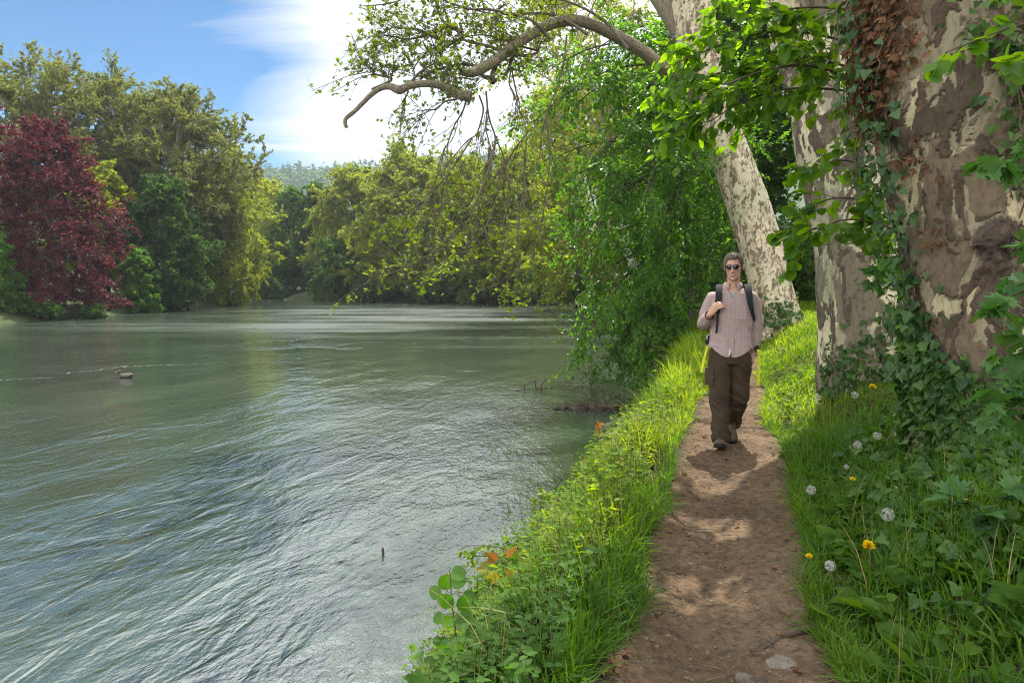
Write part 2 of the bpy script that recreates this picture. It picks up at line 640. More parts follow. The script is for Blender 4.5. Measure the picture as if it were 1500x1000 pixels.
# -------- river
def water_material():
    m, nt, out = newmat('river_water')
    tc = nd(nt, 'TexCoord')
    mp = nd(nt, 'Mapping')
    mp.inputs['Rotation'].default_value = (0, 0, rad(18))     # x across the current, y along it
    lk(nt, tc, 'Object', mp, 'Vector')

    def stretched(sx, sy, scale, detail, rough, dist=0):
        s = nd(nt, 'VectorMath', operation='MULTIPLY')
        nt.links.new(mp.outputs[0], s.inputs[0])
        s.inputs[1].default_value = (sx, sy, 1)
        return noise(nt, scale, detail, rough, dist, vec=s.outputs[0])
    calm = stretched(1, .45, .17, 3, .5)
    cr = ramp(nt, [(.36, .42), (.62, 1.)])
    lk(nt, calm, 'Fac', cr, 0)
    a = stretched(1, .44, 2.4, 3, .55, .8)
    b_ = stretched(1, .5, 6.5, 3, .6, .4)
    c_ = stretched(1, .7, 19, 3, .6)
    d_ = stretched(.6, 1, .55, 2, .5)
    h = mth(nt, 'MULTIPLY', a.outputs['Fac'], WAVES[0])
    h = mth(nt, 'ADD', h, mth(nt, 'MULTIPLY', b_.outputs['Fac'], WAVES[1]))
    ch = nd(nt, 'Attribute', attribute_name='chop')
    chp = mth(nt, 'MAXIMUM', ch.outputs['Fac'], 0.0)
    chn = mth(nt, 'ADD', mth(nt, 'MINIMUM', ch.outputs['Fac'], 0.0), 1.0)
    chf = mth(nt, 'ADD', mth(nt, 'MULTIPLY', chp, 4.0), 1.0)
    h = mth(nt, 'ADD', h, mth(nt, 'MULTIPLY', mth(nt, 'MULTIPLY', c_.outputs['Fac'], WAVES[2]), chf))
    h = mth(nt, 'ADD', h, mth(nt, 'MULTIPLY', mth(nt, 'MULTIPLY', b_.outputs['Fac'], WAVES[1]), mth(nt, 'MULTIPLY', chp, 1.5)))
    h = mth(nt, 'MULTIPLY', h, chn)
    h = mth(nt, 'MULTIPLY', h, cr.outputs[0])
    h = mth(nt, 'ADD', h, mth(nt, 'MULTIPLY', d_.outputs['Fac'], WAVES[3]))
    bp = nd(nt, 'Bump', Strength=1.0, Distance=1.0)
    nt.links.new(h, bp.inputs['Height'])
    b = nd(nt, 'BsdfPrincipled', Roughness=.06)
    b.inputs['IOR'].default_value = 2.3
    b.inputs['Specular IOR Level'].default_value = .5
    # murky green body of the river with thin streaks of foam
    nb = noise(nt, .22, 3, .5, coord=tc)
    cb = ramp(nt, [(.35, (.028, .041, .028)), (.65, (.040, .055, .037))])
    lk(nt, nb, 'Fac', cb, 0)
    at_ = nd(nt, 'Attribute', attribute_name='tint')
    fn = stretched(1.0, .8, 9.0, 6, .75, .3)
    fo = mth(nt, 'MULTIPLY', mth(nt, 'SUBTRACT', mth(nt, 'ADD', mth(nt, 'MULTIPLY', at_.outputs['Fac'], .62), fn.outputs['Fac']), .93), 6.0, True)
    fo = mth(nt, 'MULTIPLY', fo, .8)
    col = mixc(nt, fo, cb.outputs[0], (.62, .68, .66))
    nt.links.new(col, b.inputs['Base Color'])
    she = nd(nt, 'Attribute', attribute_name='sheen')
    nt.links.new(mth(nt, 'ADD', mth(nt, 'ADD', mth(nt, 'MULTIPLY', fo, .5), .06), mth(nt, 'MULTIPLY', she.outputs['Fac'], .22)), b.inputs['Roughness'])
    lk(nt, bp, 0, b, 'Normal')
    lk(nt, b, 0, out, 'Surface')
    return m


WAVES = (.042, .0115, .0030, .04)
wx = axis(-170, 60, -14, 5.0, .16, 1.12)
wy = axis(-110, 160, 1.0, 24.0, .16, 1.10)
WX, WY = np.meshgrid(wx, wy)
foam = np.zeros_like(WX)


def foam_line(pts, w, amt):
    pts = [at(px, py, 2.5 / (.0857 - (500 - py) / 1000 * .9963))[:2] for px, py in pts]
    best = np.full(WX.shape, 1e9)
    for (ax, ay), (bx, by) in zip(pts[:-1], pts[1:]):
        ex, ey = bx - ax, by - ay
        t = np.clip(((WX - ax) * ex + (WY - ay) * ey) / (ex * ex + ey * ey), 0, 1)
        best = np.minimum(best, np.hypot(WX - ax - t * ex, WY - ay - t * ey))
    np.maximum(foam, amt * np.exp(-(best / w) ** 2), out=foam)


foam_line([(-40, 557), (0, 556), (40, 554), (80, 552)], .22, .72)
foam_line([(88, 547), (130, 543), (175, 537), (240, 534), (330, 532)], .30, .70)
foam_line([(185, 552), (240, 548), (310, 545), (360, 541)], .12, .66)
foam_line([(-20, 516), (40, 512), (85, 509)], .3, .55)
foam_line([(610, 940), (590, 975), (570, 1010)], .10, .52)
foam_line([(640, 870), (612, 925)], .10, .50)
foam_line([(868, 607), (830, 600), (800, 590)], .18, .52)
foam_line([(360, 448), (440, 447), (520, 447)], .5, .5)
WZ = WATER + 0 * WX
_near = sm(34, 10, np.hypot(WX, WY - 4))
WZ = WZ + _near * (.022 * n2(WX * .95 - WY * .31, (WX * .31 + WY * .95) * .35, 1.0, 2, 77))
water_geo = grid_geo(WX, WY, WZ, foam)
chop = np.exp(-(((WX + 9) / 12) ** 2 + ((WY - 52) / 17) ** 2)) + np.exp(-(((WX + .6) / 2.6) ** 2 + ((WY - 12) / 5.5) ** 2)) + .6 * np.exp(-(((WX + 1.2) / 1.2) ** 2 + ((WY - 5.5) / 2.5) ** 2))
chop = np.clip(chop * (1 + .5 * n2(WX, WY, .5, 2, 3)), 0, 1.2)
chop = np.where(chop > .12, chop, chop - .78 * np.exp(-(((WX + 15) / 10) ** 2 + ((WY - 25) / 10) ** 4)) - .5 * np.exp(-(((WX + 5) / 9) ** 2 + ((WY - 28) / 5) ** 2)))
chop = np.maximum(chop, -.8)
sheen = np.clip(1.25 * np.exp(-(((WX + 8) / 16) ** 2 + ((WY - 56) / 22) ** 2)) + .9 * n2(WX * .30, WY * 1.6, .30, 4, 15) * np.exp(-((WY - 50) / 30) ** 2) - .12, 0, 1)
tag(water_geo.build('river', water_material(), smooth=True, extra={'chop': chop.ravel(), 'sheen': sheen.ravel()}), kind='structure')

# ================================================================== SKY, SUN, AIR
world = bpy.data.worlds.new('World')
sc.world = world
world.use_nodes = True
nt = world.node_tree
nt.nodes.clear()
wout = nt.nodes.new('ShaderNodeOutputWorld')
bg = nt.nodes.new('ShaderNodeBackground')
bg.inputs['Strength'].default_value = .10
sky = nt.nodes.new('ShaderNodeTexSky')
sky.sky_type = 'NISHITA'
sky.sun_disc = False
sky.sun_elevation = rad(SUN_EL)
sky.sun_rotation = rad(SUN_AZ)
sky.altitude = 300
sky.air_density = 1.0
sky.dust_density = .6
sky.ozone_density = 2.0
hs = nt.nodes.new('ShaderNodeHueSaturation')
hs.inputs['Saturation'].default_value = 2.5
hs.inputs['Value'].default_value = .58
lk(nt, sky, 0, hs, 'Color')
tcw = nt.nodes.new('ShaderNodeTexCoord')
sep = nt.nodes.new('ShaderNodeSeparateXYZ')
lk(nt, tcw, 'Generated', sep, 0)
zc = mth(nt, 'MAXIMUM', sep.outputs[2], .02)
zz = mth(nt, 'ADD', zc, .12)
cx = mth(nt, 'DIVIDE', sep.outputs[0], zz)
cy = mth(nt, 'DIVIDE', sep.outputs[1], zz)
comb = nt.nodes.new('ShaderNodeCombineXYZ')
nt.links.new(cx, comb.inputs[0])
nt.links.new(cy, comb.inputs[1])
mpw = nt.nodes.new('ShaderNodeMapping')
mpw.inputs['Rotation'].default_value = (0, 0, rad(-38))
mpw.inputs['Scale'].default_value = (.55, 1.7, 1)
mpw.inputs['Location'].default_value = (3.3, 1.2, 0)
lk(nt, comb, 0, mpw, 0)
cn = noise(nt, .75, 6, .58, .6, vec=mpw.outputs[0])
cn2 = noise(nt, .5, 3, .5, .2, vec=comb.outputs[0])
# cloud sheet thickens away from the clear blue corner (west, low)
clear = nt.nodes.new('ShaderNodeVectorMath')
clear.operation = 'DOT_PRODUCT'
nrm = nt.nodes.new('ShaderNodeVectorMath')
nrm.operation = 'NORMALIZE'
lk(nt, tcw, 'Generated', nrm, 0)
nt.links.new(nrm.outputs[0], clear.inputs[0])
_c = unit(at(-10, 85, 1) - CAM)
clear.inputs[1].default_value = tuple(_c)
gap = mth(nt, 'MULTIPLY', mth(nt, 'SUBTRACT', clear.outputs['Value'], .932), 26.0)
dens = mth(nt, 'ADD', mth(nt, 'MULTIPLY', mth(nt, 'SUBTRACT', cn.outputs['Fac'], .5), 3.2), mth(nt, 'MULTIPLY', mth(nt, 'SUBTRACT', cn2.outputs['Fac'], .5), .8))
dens = mth(nt, 'SUBTRACT', mth(nt, 'ADD', dens, 1.15), mth(nt, 'MAXIMUM', gap, 0.0))
cf = nt.nodes.new('ShaderNodeClamp')
nt.links.new(dens, cf.inputs[0])
cf.inputs['Min'].default_value = .02
cf.inputs['Max'].default_value = .88
ccol = ramp(nt, [(.2, (.80, .84, .89)), (.75, (1., 1., 1.))])
lk(nt, cn2, 'Fac', ccol, 0)
sd = nt.nodes.new('ShaderNodeVectorMath')
sd.operation = 'DOT_PRODUCT'
nt.links.new(nrm.outputs[0], sd.inputs[0])
sd.inputs[1].default_value = tuple(SUN)
gl = ramp(nt, [(.0, .68), (.25, .58), (.42, .185), (.55, .19), (.65, .20), (.74, .30), (.82, .56), (.9, .98), (1., 1.)])
nt.links.new(sd.outputs['Value'], gl.inputs[0])
# ramp outputs are kept in 0..1 for the node, then scaled
cc2 = mixc(nt, 1.0, ccol.outputs[0], gl.outputs[0], 'MULTIPLY')
ccs = nt.nodes.new('ShaderNodeVectorMath')
ccs.operation = 'SCALE'
nt.links.new(cc2, ccs.inputs[0])
ccs.inputs['Scale'].default_value = 28.0
skyc = mixc(nt, cf.outputs[0], hs.outputs[0], ccs.outputs[0])
nt.links.new(skyc, bg.inputs['Color'])
lk(nt, bg, 0, wout, 0)

sl = bpy.data.lights.new('sun', 'SUN')
sl.energy = 5.0
sl.angle = rad(.6)
sl.color = (1.0, .95, .86)
so = bpy.data.objects.new('sun', sl)
COL.objects.link(so)
so.location = (0, 0, 40)
from mathutils import Vector
so.rotation_euler = Vector(tuple(-SUN)).to_track_quat('-Z', 'Y').to_euler()

# -------- wooded hill far down the valley
def hz(x, y):
    r = 122 + 20 * n2(x, y, .004, 2, 3) + .05 * (x + 140)
    return r * sm(430, 640, y + .15 * x) - 2


hx = np.linspace(-620, 330, 96)
hy = np.linspace(380, 900, 54)
HX, HY = np.meshgrid(hx, hy)
hill_m = simple_mat('hill_meadow', (.06, .09, .03), .9, .3, .02)
tag(grid_geo(HX, HY, hz(HX, HY) - 1.5).build('hill', hill_m, smooth=True), kind='structure')

# -------- air
hazeg = Geo()
hb = np.array([(x, y, z) for z in (-6, 185) for y in (-155, 1000) for x in (-800, 700)], float)
hazeg.add(hb, np.array([[0, 2, 3, 1], [4, 5, 7, 6], [0, 1, 5, 4], [2, 6, 7, 3], [0, 4, 6, 2], [1, 3, 7, 5]]))
hm, nt, out = newmat('river_valley_air')
pv = nt.nodes.new('ShaderNodeVolumePrincipled')
pv.inputs['Color'].default_value = (.80, .90, 1.0, 1)
pv.inputs['Density'].default_value = .00024
pv.inputs['Anisotropy'].default_value = .3
lk(nt, pv, 0, out, 'Volume')
HAZE_ON = True
if HAZE_ON:
    tag(hazeg.build('haze', hm), kind='stuff')

sc.view_settings.view_transform = 'Standard'
sc.view_settings.look = 'None'
sc.view_settings.exposure = 1.0
sc.view_settings.gamma = 1.0
c = sc.cycles
c.use_denoising = True
c.denoising_prefilter = 'NONE'
c.denoising_input_passes = 'RGB_ALBEDO_NORMAL'
c.denoiser = 'OPENIMAGEDENOISE'
c.max_bounces = 9
c.diffuse_bounces = 5
c.glossy_bounces = 3
c.transmission_bounces = 4
c.transparent_max_bounces = 4
c.volume_bounces = 0
c.caustics_reflective = False
c.caustics_refractive = False
c.sample_clamp_indirect = 6.0
sc.render.use_persistent_data = False
c.pixel_filter_type = 'BLACKMAN_HARRIS'
c.filter_width = 1.0

# ================================================================== FAR TREES AND WOODS
bark_dark = simple_mat('dark_bark', (.065, .052, .04), .9, .35, 3, .15, .02, 12)
bark_grey = simple_mat('grey_bark', (.16, .14, .115), .9, .3, 3, .15, .02, 12)
bark_pale = simple_mat('pale_bark', (.27, .25, .19), .9, .3, 2, .15, .02, 8)
L_OLIVE = leaf_mat('young_plane_leaves', [(.13, .16, .034), (.195, .21, .038), (.26, .25, .042)], .55, scale=.5)
L_GREYOL = leaf_mat('sparse_plane_leaves', [(.09, .105, .036), (.125, .132, .042), (.165, .155, .05)], .48, scale=.5)
L_YELLOW = leaf_mat('yellow_green_leaves', [(.15, .18, .024), (.205, .22, .027), (.27, .255, .032)], .52, scale=.5)
L_COPPER = leaf_mat('copper_leaves', [(.048, .012, .019), (.092, .020, .029), (.130, .030, .038)], .38, (2.0, 1.0, 1.0), scale=.6)
L_DARK = leaf_mat('dark_green_leaves', [(.03, .064, .018), (.048, .098, .022), (.07, .125, .026)], .40, scale=.5)
L_MID = leaf_mat('mid_green_leaves', [(.045, .095, .02), (.07, .13, .024), (.10, .16, .028)], .45, scale=.5)
L_BRIGHT = leaf_mat('bright_green_leaves', [(.06, .13, .025), (.09, .175, .03), (.13, .21, .036)], .48, scale=.5)
L_WOOD = leaf_mat('wood_leaves', [(.03, .08, .015), (.05, .115, .018), (.08, .15, .022)], .46, scale=.7)


def crown_prof(kind, h):
    if kind == 'round':
        return np.sqrt(np.clip(1 - (2 * h - 1) ** 2, 0.03, 1))
    if kind == 'dome':          # skirts reach the ground or the water
        return np.clip(np.sqrt(np.clip(1 - h ** 2.2, .02, 1)) * (.86 + .14 * np.sin(h * 3)), .15, 1)
    if kind == 'cone':
        return np.clip(1.02 - h, .06, 1) ** .8
    if kind == 'vase':
        return np.clip(.45 + .75 * h, 0, 1) * np.sqrt(np.clip(1.02 - h ** 5, .03, 1))
    if kind == 'egg':
        return np.clip(np.sin(PI * np.clip(h, .02, .99) ** .75), .12, 1)
    return 1 + 0 * h


def tree(name, label, cat, x, y, H, rx, low, kind, leafm, barkm, seed, n1=26, n2_=8, n3=7, nl=20, lsize=.16, grav=.15, up=.15,
         tr=None, group=None, ry=None, lean=(0, 0), templ=LEAF_CLUMP, l2=.36, l3=.16, twigs=True, slope=.75, curl=.14, z=None, keep=None, upn=.5, parts=('trunk', 'crown')):
    rng = np.random.default_rng(seed)
    z0 = float(gz(x, y)) if z is None else z
    ry = ry or rx
    tr = tr or H * .018
    root = empty(name, (x, y, z0), label, cat, group)
    O = np.array([x, y, z0])
    K = 9
    s = np.linspace(0, 1, K)
    wob = np.cumsum(rng.normal(size=(K, 2)) * .02 * H / K, 0)
    wob[0] = 0
    T = O + np.stack([wob[:, 0] + lean[0] * s ** 1.4, wob[:, 1] + lean[1] * s ** 1.4, s * H * .9 - .25], -1)
    wood = Geo()
    tubes(wood, T[None], (tr * (1 - .85 * s) * (1 + .5 * np.exp(-s * 25)))[None], 10)
    h = (np.arange(n1) + rng.uniform(0, 1, n1)) / n1
    az = np.arange(n1) * 2.39996 + rng.uniform(-.4, .4, n1)
    r = crown_prof(kind, h) * rng.uniform(.5, 1.0, n1) * (1 - l2 * .45)
    cx = np.interp(low + h * (1 - low), s * .9, T[:, 0])
    cy = np.interp(low + h * (1 - low), s * .9, T[:, 1])
    tip = np.stack([cx + r * rx * np.cos(az), cy + r * ry * np.sin(az), z0 + H * (low + h * (.97 - low))], -1)
    zs = np.clip((tip[:, 2] - z0 - r * rx * slope * rng.uniform(.7, 1.2, n1)) / (H * .9), .08 + .1 * low, .93)
    st = np.stack([np.interp(zs, s, T[:, k]) for k in range(3)], -1)
    Kl = 8
    t = np.linspace(0, 1, Kl)[None, :, None]
    mid = st + (tip - st) * .5 + np.stack([0 * r, 0 * r, (.12 + grav * .5) * r * rx], -1) + rng.normal(size=(n1, 3)) * .06 * rx
    Lm = (1 - t) ** 2 * st[:, None] + 2 * t * (1 - t) * mid[:, None] + t * t * tip[:, None]
    lr = tr * (.42 - .25 * zs)
    tubes(wood, Lm, lr[:, None] * np.linspace(1, .22, Kl)[None], 6)
    B2 = grow(rng, Lm, n2_, .3, 1.0, l2 * rx, 1.0, up, grav * .6, 5, curl)
    if twigs:
        tubes(wood, B2, taper_r(len(B2), 5, tr * .07, tr * .02), 4)
    B3 = grow(rng, B2, n3, .2, 1.0, l3 * rx, .95, up * .5, grav, 4, curl)
    if twigs:
        tubes(wood, B3, taper_r(len(B3), 4, tr * .025, tr * .01), 3)
    cr = Geo()
    foliage(cr, rng, B3, nl, templ, lsize, .15, .5, upn, .15 + grav * .5, lsize * .25, keep)
    foliage(cr, rng, B2, max(2, nl // 4), templ, lsize, .4, .5, upn, .15, lsize * .3, keep)
    wood.build(parts[0], barkm, root, smooth=True)
    cr.build(parts[1], leafm, root)
    return root


def shrub(name, label, cat, x, y, H, rx, leafm, seed, n=60, nl=16, lsize=.1, group=None, ry=None, grav=.25, templ=LEAF_CLUMP, z=None, keep=None):
    rng = np.random.default_rng(seed)
    ry = ry or rx
    z0 = float(gz(x, y)) if z is None else z
    root = empty(name, (x, y, z0), label, cat, group)
    az = rng.uniform(0, 2 * PI, n)
    rr = np.sqrt(rng.uniform(0.02, 1, n))
    hh = H * np.sqrt(np.clip(1 - (rr * .93) ** 2, .05, 1)) * rng.uniform(.45, 1, n)
    st = np.stack([x + .25 * rx * rr * np.cos(az), y + .25 * ry * rr * np.sin(az), np.full(n, z0 - .1)], -1)
    tip = np.stack([x + rx * rr * np.cos(az), y + ry * rr * np.sin(az), z0 + hh], -1)
    t = np.linspace(0, 1, 6)[None, :, None]
    mid = st + (tip - st) * np.array([.35, .35, .8])
    P = (1 - t) ** 2 * st[:, None] + 2 * t * (1 - t) * mid[:, None] + t * t * tip[:, None]
    B = grow(rng, P, 7, .35, 1, .3 * (rx + H) * .5, .9, .15, grav, 4, .15)
    w = Geo()
    tubes(w, P, taper_r(n, 6, .012 * H, .003 * H), 4)
    tubes(w, B, taper_r(len(B), 4, .003 * H, .001 * H), 3)
    c_ = Geo()
    foliage(c_, rng, B, nl, templ, lsize, .1, .5, .5, .2, lsize * .4, keep)
    w.build('stems', bark_dark, root)
    c_.build('crown', leafm, root)
    return root


def gpx(px, Y):
    return (px - 750) / 1000.0 * Y * 1.0


def hpx(py, Y):
    """height above datum seen at photo row py and distance Y"""
    yc = (500 - py) / 1000.0
    return 1.5 + Y * (-.0857 + .9963 * yc) / (.9963 + .0857 * yc)


G_FAR = 'trees along the far banks of the river'
# name, label, kind params
FT = [
    # left bank, from the left edge
    dict(n='copper_beech', l='tall dark purple copper beech cut by the left edge of the view', c='copper beech', px=-55, Y=50, top=88, rx=4.6, low=.25, k='round', m=L_COPPER, b=bark_dark, a=dict(n1=22, n2_=8, n3=7, nl=18, lsize=.17, grav=.1)),
    dict(n='copper_beech', l='wine red copper beech with drooping branches above the left bank', c='copper beech', px=82, Y=49, top=178, rx=5.2, low=.0, k='dome', m=L_COPPER, b=bark_dark, a=dict(n1=46, n2_=8, n3=7, nl=15, lsize=.15, grav=.2, slope=.5, upn=.7)),
    dict(n='plane_tree', l='tall plane tree with sparse young leaves behind the wine red copper beech', c='plane tree', px=92, Y=70, top=72, rx=8.4, low=.28, k='round', m=L_GREYOL, b=bark_pale, a=dict(n1=34, n2_=11, n3=9, nl=19, lsize=.19, grav=.06, up=.25, tr=.55)),
    dict(n='plane_tree', l='broad plane tree with pale limbs rising above the dark chestnut', c='plane tree', px=268, Y=71, top=112, rx=8.0, low=.26, k='round', m=L_GREYOL, b=bark_pale, a=dict(n1=36, n2_=11, n3=9, nl=19, lsize=.19, grav=.08, up=.2, tr=.6, ry=8)),
    dict(n='plane_tree', l='round topped plane tree between the two tallest crowns of the left bank', c='plane tree', px=185, Y=74, top=84, rx=8.0, low=.28, k='round', m=L_GREYOL, b=bark_pale, a=dict(n1=32, n2_=11, n3=9, nl=16, lsize=.19, grav=.06, up=.25, tr=.55)),
    dict(n='lime_bush', l='light green bush at the water edge left of the copper beech', c='shrub', px=-8, Y=44, top=335, rx=1.3, low=.02, k='dome', m=L_BRIGHT, b=bark_dark, a=dict(n1=26, n2_=7, n3=7, nl=20, lsize=.12, grav=.15)),
    dict(n='maple_tree', l='yellow green maple showing above the right side of the copper beech', c='maple', px=160, Y=60, top=245, rx=3.6, low=.12, k='egg', m=L_YELLOW, b=bark_dark, a=dict(n1=28, n2_=8, n3=7, nl=20, lsize=.17, grav=.1)),
    dict(n='hazel_bush', l='soft green rounded bush between copper beech and chestnut at the water', c='shrub', px=205, Y=57, top=362, rx=1.5, low=.02, k='dome', m=L_BRIGHT, b=bark_dark, a=dict(n1=26, n2_=7, n3=7, nl=20, lsize=.13, grav=.15)),
    dict(n='horse_chestnut', l='dense dark green horse chestnut beside the yellow willow', c='chestnut tree', px=242, Y=62, top=268, rx=3.9, low=.03, k='egg', m=L_DARK, b=bark_dark, a=dict(n1=44, n2_=8, n3=8, nl=22, lsize=.19, grav=.1)),
    dict(n='willow_tree', l='rounded yellow olive willow hanging over the end of the left bank', c='willow', px=330, Y=76, top=262, rx=4.7, low=.02, k='egg', m=L_YELLOW, b=bark_grey, a=dict(n1=46, n2_=9, n3=8, nl=20, lsize=.17, grav=.3)),
    dict(n='plane_tree', l='thin leaved olive plane tree leaning out past the willow', c='plane tree', px=335, Y=84, top=205, rx=5.6, low=.3, k='round', m=L_OLIVE, b=bark_pale, a=dict(n1=24, n2_=9, n3=8, nl=13, lsize=.2, grav=.15)),
    # far bank
    dict(n='plane_tree', l='olive plane tree at the bend just right of the willow', c='plane tree', px=398, Y=118, top=262, rx=6.5, low=.1, k='egg', m=L_YELLOW, b=bark_grey, a=dict(n1=30, n2_=8, n3=7, nl=16, lsize=.28)),
    dict(n='alder_tree', l='dark green alder with thin black trunk at the river bend', c='alder', px=432, Y=112, top=268, rx=4.6, low=.12, k='egg', m=L_MID, b=bark_dark, a=dict(n1=30, n2_=8, n3=7, nl=16, lsize=.26, tr=.28)),
    dict(n='alder_tree', l='mid green alder right of the thin dark alder at the bend', c='alder', px=470, Y=113, top=262, rx=3.9, low=.25, k='egg', m=L_MID, b=bark_dark, a=dict(n1=26, n2_=8, n3=7, nl=15, lsize=.26, tr=.3)),
    dict(n='hazel_bush', l='low green bush on the earth bank at the river bend', c='shrub', px=392, Y=106, top=372, rx=4.0, low=.02, k='dome', m=L_DARK, b=bark_dark, a=dict(n1=22, n2_=7, n3=6, nl=16, lsize=.25)),
    dict(n='hazel_bush', l='fresh green bush hanging to the water below the tall alders', c='shrub', px=492, Y=97, top=352, rx=3.9, low=.01, k='dome', m=L_MID, b=bark_dark, a=dict(n1=26, n2_=7, n3=6, nl=18, lsize=.24, grav=.3)),
    dict(n='plane_tree', l='olive plane tree at the left end of the long far bank row', c='plane tree', px=522, Y=104, top=238, rx=6.2, low=.03, k='dome', m=L_OLIVE, b=bark_grey, a=dict(n1=44, n2_=9, n3=8, nl=17, lsize=.25, grav=.3)),
    dict(n='plane_tree', l='tall golden olive plane tree crowning the far bank row', c='plane tree', px=602, Y=97, top=214, rx=7.4, low=.02, k='dome', m=L_OLIVE, b=bark_grey, a=dict(n1=52, n2_=9, n3=9, nl=17, lsize=.24, grav=.3)),
    dict(n='plane_tree', l='olive plane tree dipping to the water under the long bough', c='plane tree', px=682, Y=90, top=226, rx=6.6, low=.02, k='dome', m=L_OLIVE, b=bark_grey, a=dict(n1=48, n2_=9, n3=8, nl=17, lsize=.23, grav=.3)),
    dict(n='plane_tree', l='olive plane tree right of the hanging twigs across the water', c='plane tree', px=765, Y=84, top=205, rx=6.6, low=.02, k='dome', m=L_OLIVE, b=bark_grey, a=dict(n1=48, n2_=9, n3=8, nl=17, lsize=.22, grav=.3)),
    dict(n='plane_tree', l='yellow green plane tree half hidden behind the overhanging beech', c='plane tree', px=892, Y=62, top=120, rx=6.8, low=.03, k='dome', m=L_YELLOW, b=bark_grey, a=dict(n1=46, n2_=9, n3=8, nl=15, lsize=.19, grav=.3, lean=(-3, -1))),
    dict(n='plane_tree', l='tall pale plane tree whose light crown fills the sky gap over the beech', c='plane tree', px=935, Y=46, top=-60, rx=5.0, low=.42, k='round', m=L_YELLOW, b=bark_pale, a=dict(n1=26, n2_=9, n3=8, nl=11, lsize=.14, grav=.2, lean=(-4.5, 0))),
]
seed = 100
for f in FT:
    seed += 1
    Y = f['Y']
    x = gpx(f['px'], Y)
    d = float(river_d(x, Y))
    z0 = max(float(gz(x, Y)), WATER - .1)
    H = hpx(f['top'], Y) - z0
    f['a']['nl'] = int(f['a']['nl'] * 1.5)
    f['a']['lsize'] *= 1.12
    tree(f['n'], f['l'], f['c'], x, Y, H * (.95 if Y > 75 else .91 if f['m'] is L_GREYOL else .98), f['rx'] * (1.2 if f['m'] is L_COPPER else 1.32 if f['m'] is L_GREYOL else 1.5), f['low'], f['k'], f['m'], f['b'], seed, group=G_FAR, z=z0, **f['a'])

# undergrowth that closes the foot of the far banks
G_UND = 'bank bushes across the river'
rng = np.random.default_rng(5)
for k, (px, Y, top, rx, m, lab) in enumerate([
        (-20, 44, 400, 2.4, L_DARK, 'dark bush under the copper beech at the left edge'),
        (62, 45.5, 435, 1.2, L_DARK, 'low dark bush at the foot of the red copper beech'),
        (135, 48, 442, .9, L_DARK, 'small green bush at the waterline under the red branches'),
        (30, 60, 262, 5.0, L_DARK, 'tall dark shrub showing through the copper beech branches'),
        (-40, 52, 300, 3.0, L_DARK, 'dark shrub behind the light green bush at the left edge'),
        (300, 80, 405, 3.0, L_DARK, 'shaded bush behind the yellow willow'),
        (446, 111, 400, 3.2, L_MID, 'small green bush filling the gap under the alders at the bend'),
        (560, 93, 392, 4.2, L_DARK, 'shaded bush under the left part of the far plane row'),
        (640, 88, 388, 4.2, L_DARK, 'shaded bush under the tall golden plane of the far row'),
        (720, 83, 392, 4.0, L_DARK, 'shaded bush in the far row behind the hanging twigs'),
        (800, 76, 385, 4.0, L_MID, 'mid green bush at the right end of the far row'),
        (860, 66, 372, 4.0, L_MID, 'green bush at the water behind the beech sprays')]):
    x = gpx(px, Y)
    z0 = max(float(gz(x, Y)), WATER - .1)
    shrub('bank_bush', lab, 'shrub', x, Y, hpx(top, Y) - z0, rx, m, 300 + k, n=46, nl=16, lsize=.16 if Y < 60 else .22, group=G_UND, z=z0)

# -------- forest on the hill: conifers and round crowns far away, one mass
hf = Geo()
rng = np.random.default_rng(8)
n = 2600
fx = rng.uniform(-420, 60, n)
fy = rng.uniform(470, 800, n)
fz = hz(fx, fy) - 1.5
con = rng.uniform(0, 1, n) < np.where(fy + .15 * fx > 600, .75, .18)
for cone in (True, False):
    m = con == cone
    p = np.stack([fx[m], fy[m], fz[m]], -1)
    k = len(p)
    hh = rng.uniform(10, 17, k) if cone else rng.uniform(8, 13, k)
    q = 26
    hq = rng.uniform(.05, 1, (k, q))
    rr = (2.6 * (1.02 - hq) if cone else 5.2 * np.sqrt(np.clip(1 - (1.6 * hq - .75) ** 2, .05, 1))) * rng.uniform(.6, 1, (k, q))
    az = rng.uniform(0, 2 * PI, (k, q))
    pos = p[:, None] + np.stack([rr * np.cos(az), rr * np.sin(az), hq * hh[:, None]], -1)
    out_ = np.stack([np.cos(az), np.sin(az), -.5 + 0 * az], -1)
    leaves(hf, LEAF_CLUMP, pos.reshape(-1, 3), out_.reshape(-1, 3), np.array([0, 0, 1.]) + rvec(rng, k * q) * .5, (2.2 if cone else 3.0) * rng.uniform(.7, 1.3, k * q),
           np.repeat(np.where(cone, rng.uniform(0, .3, k), rng.uniform(.4, 1, k)), q))
tag(hf.build('hillside_forest', leaf_mat('hill_trees', [(.022, .055, .028), (.05, .105, .036), (.09, .16, .045)], .2, spec=.05, scale=.02)), kind='stuff')

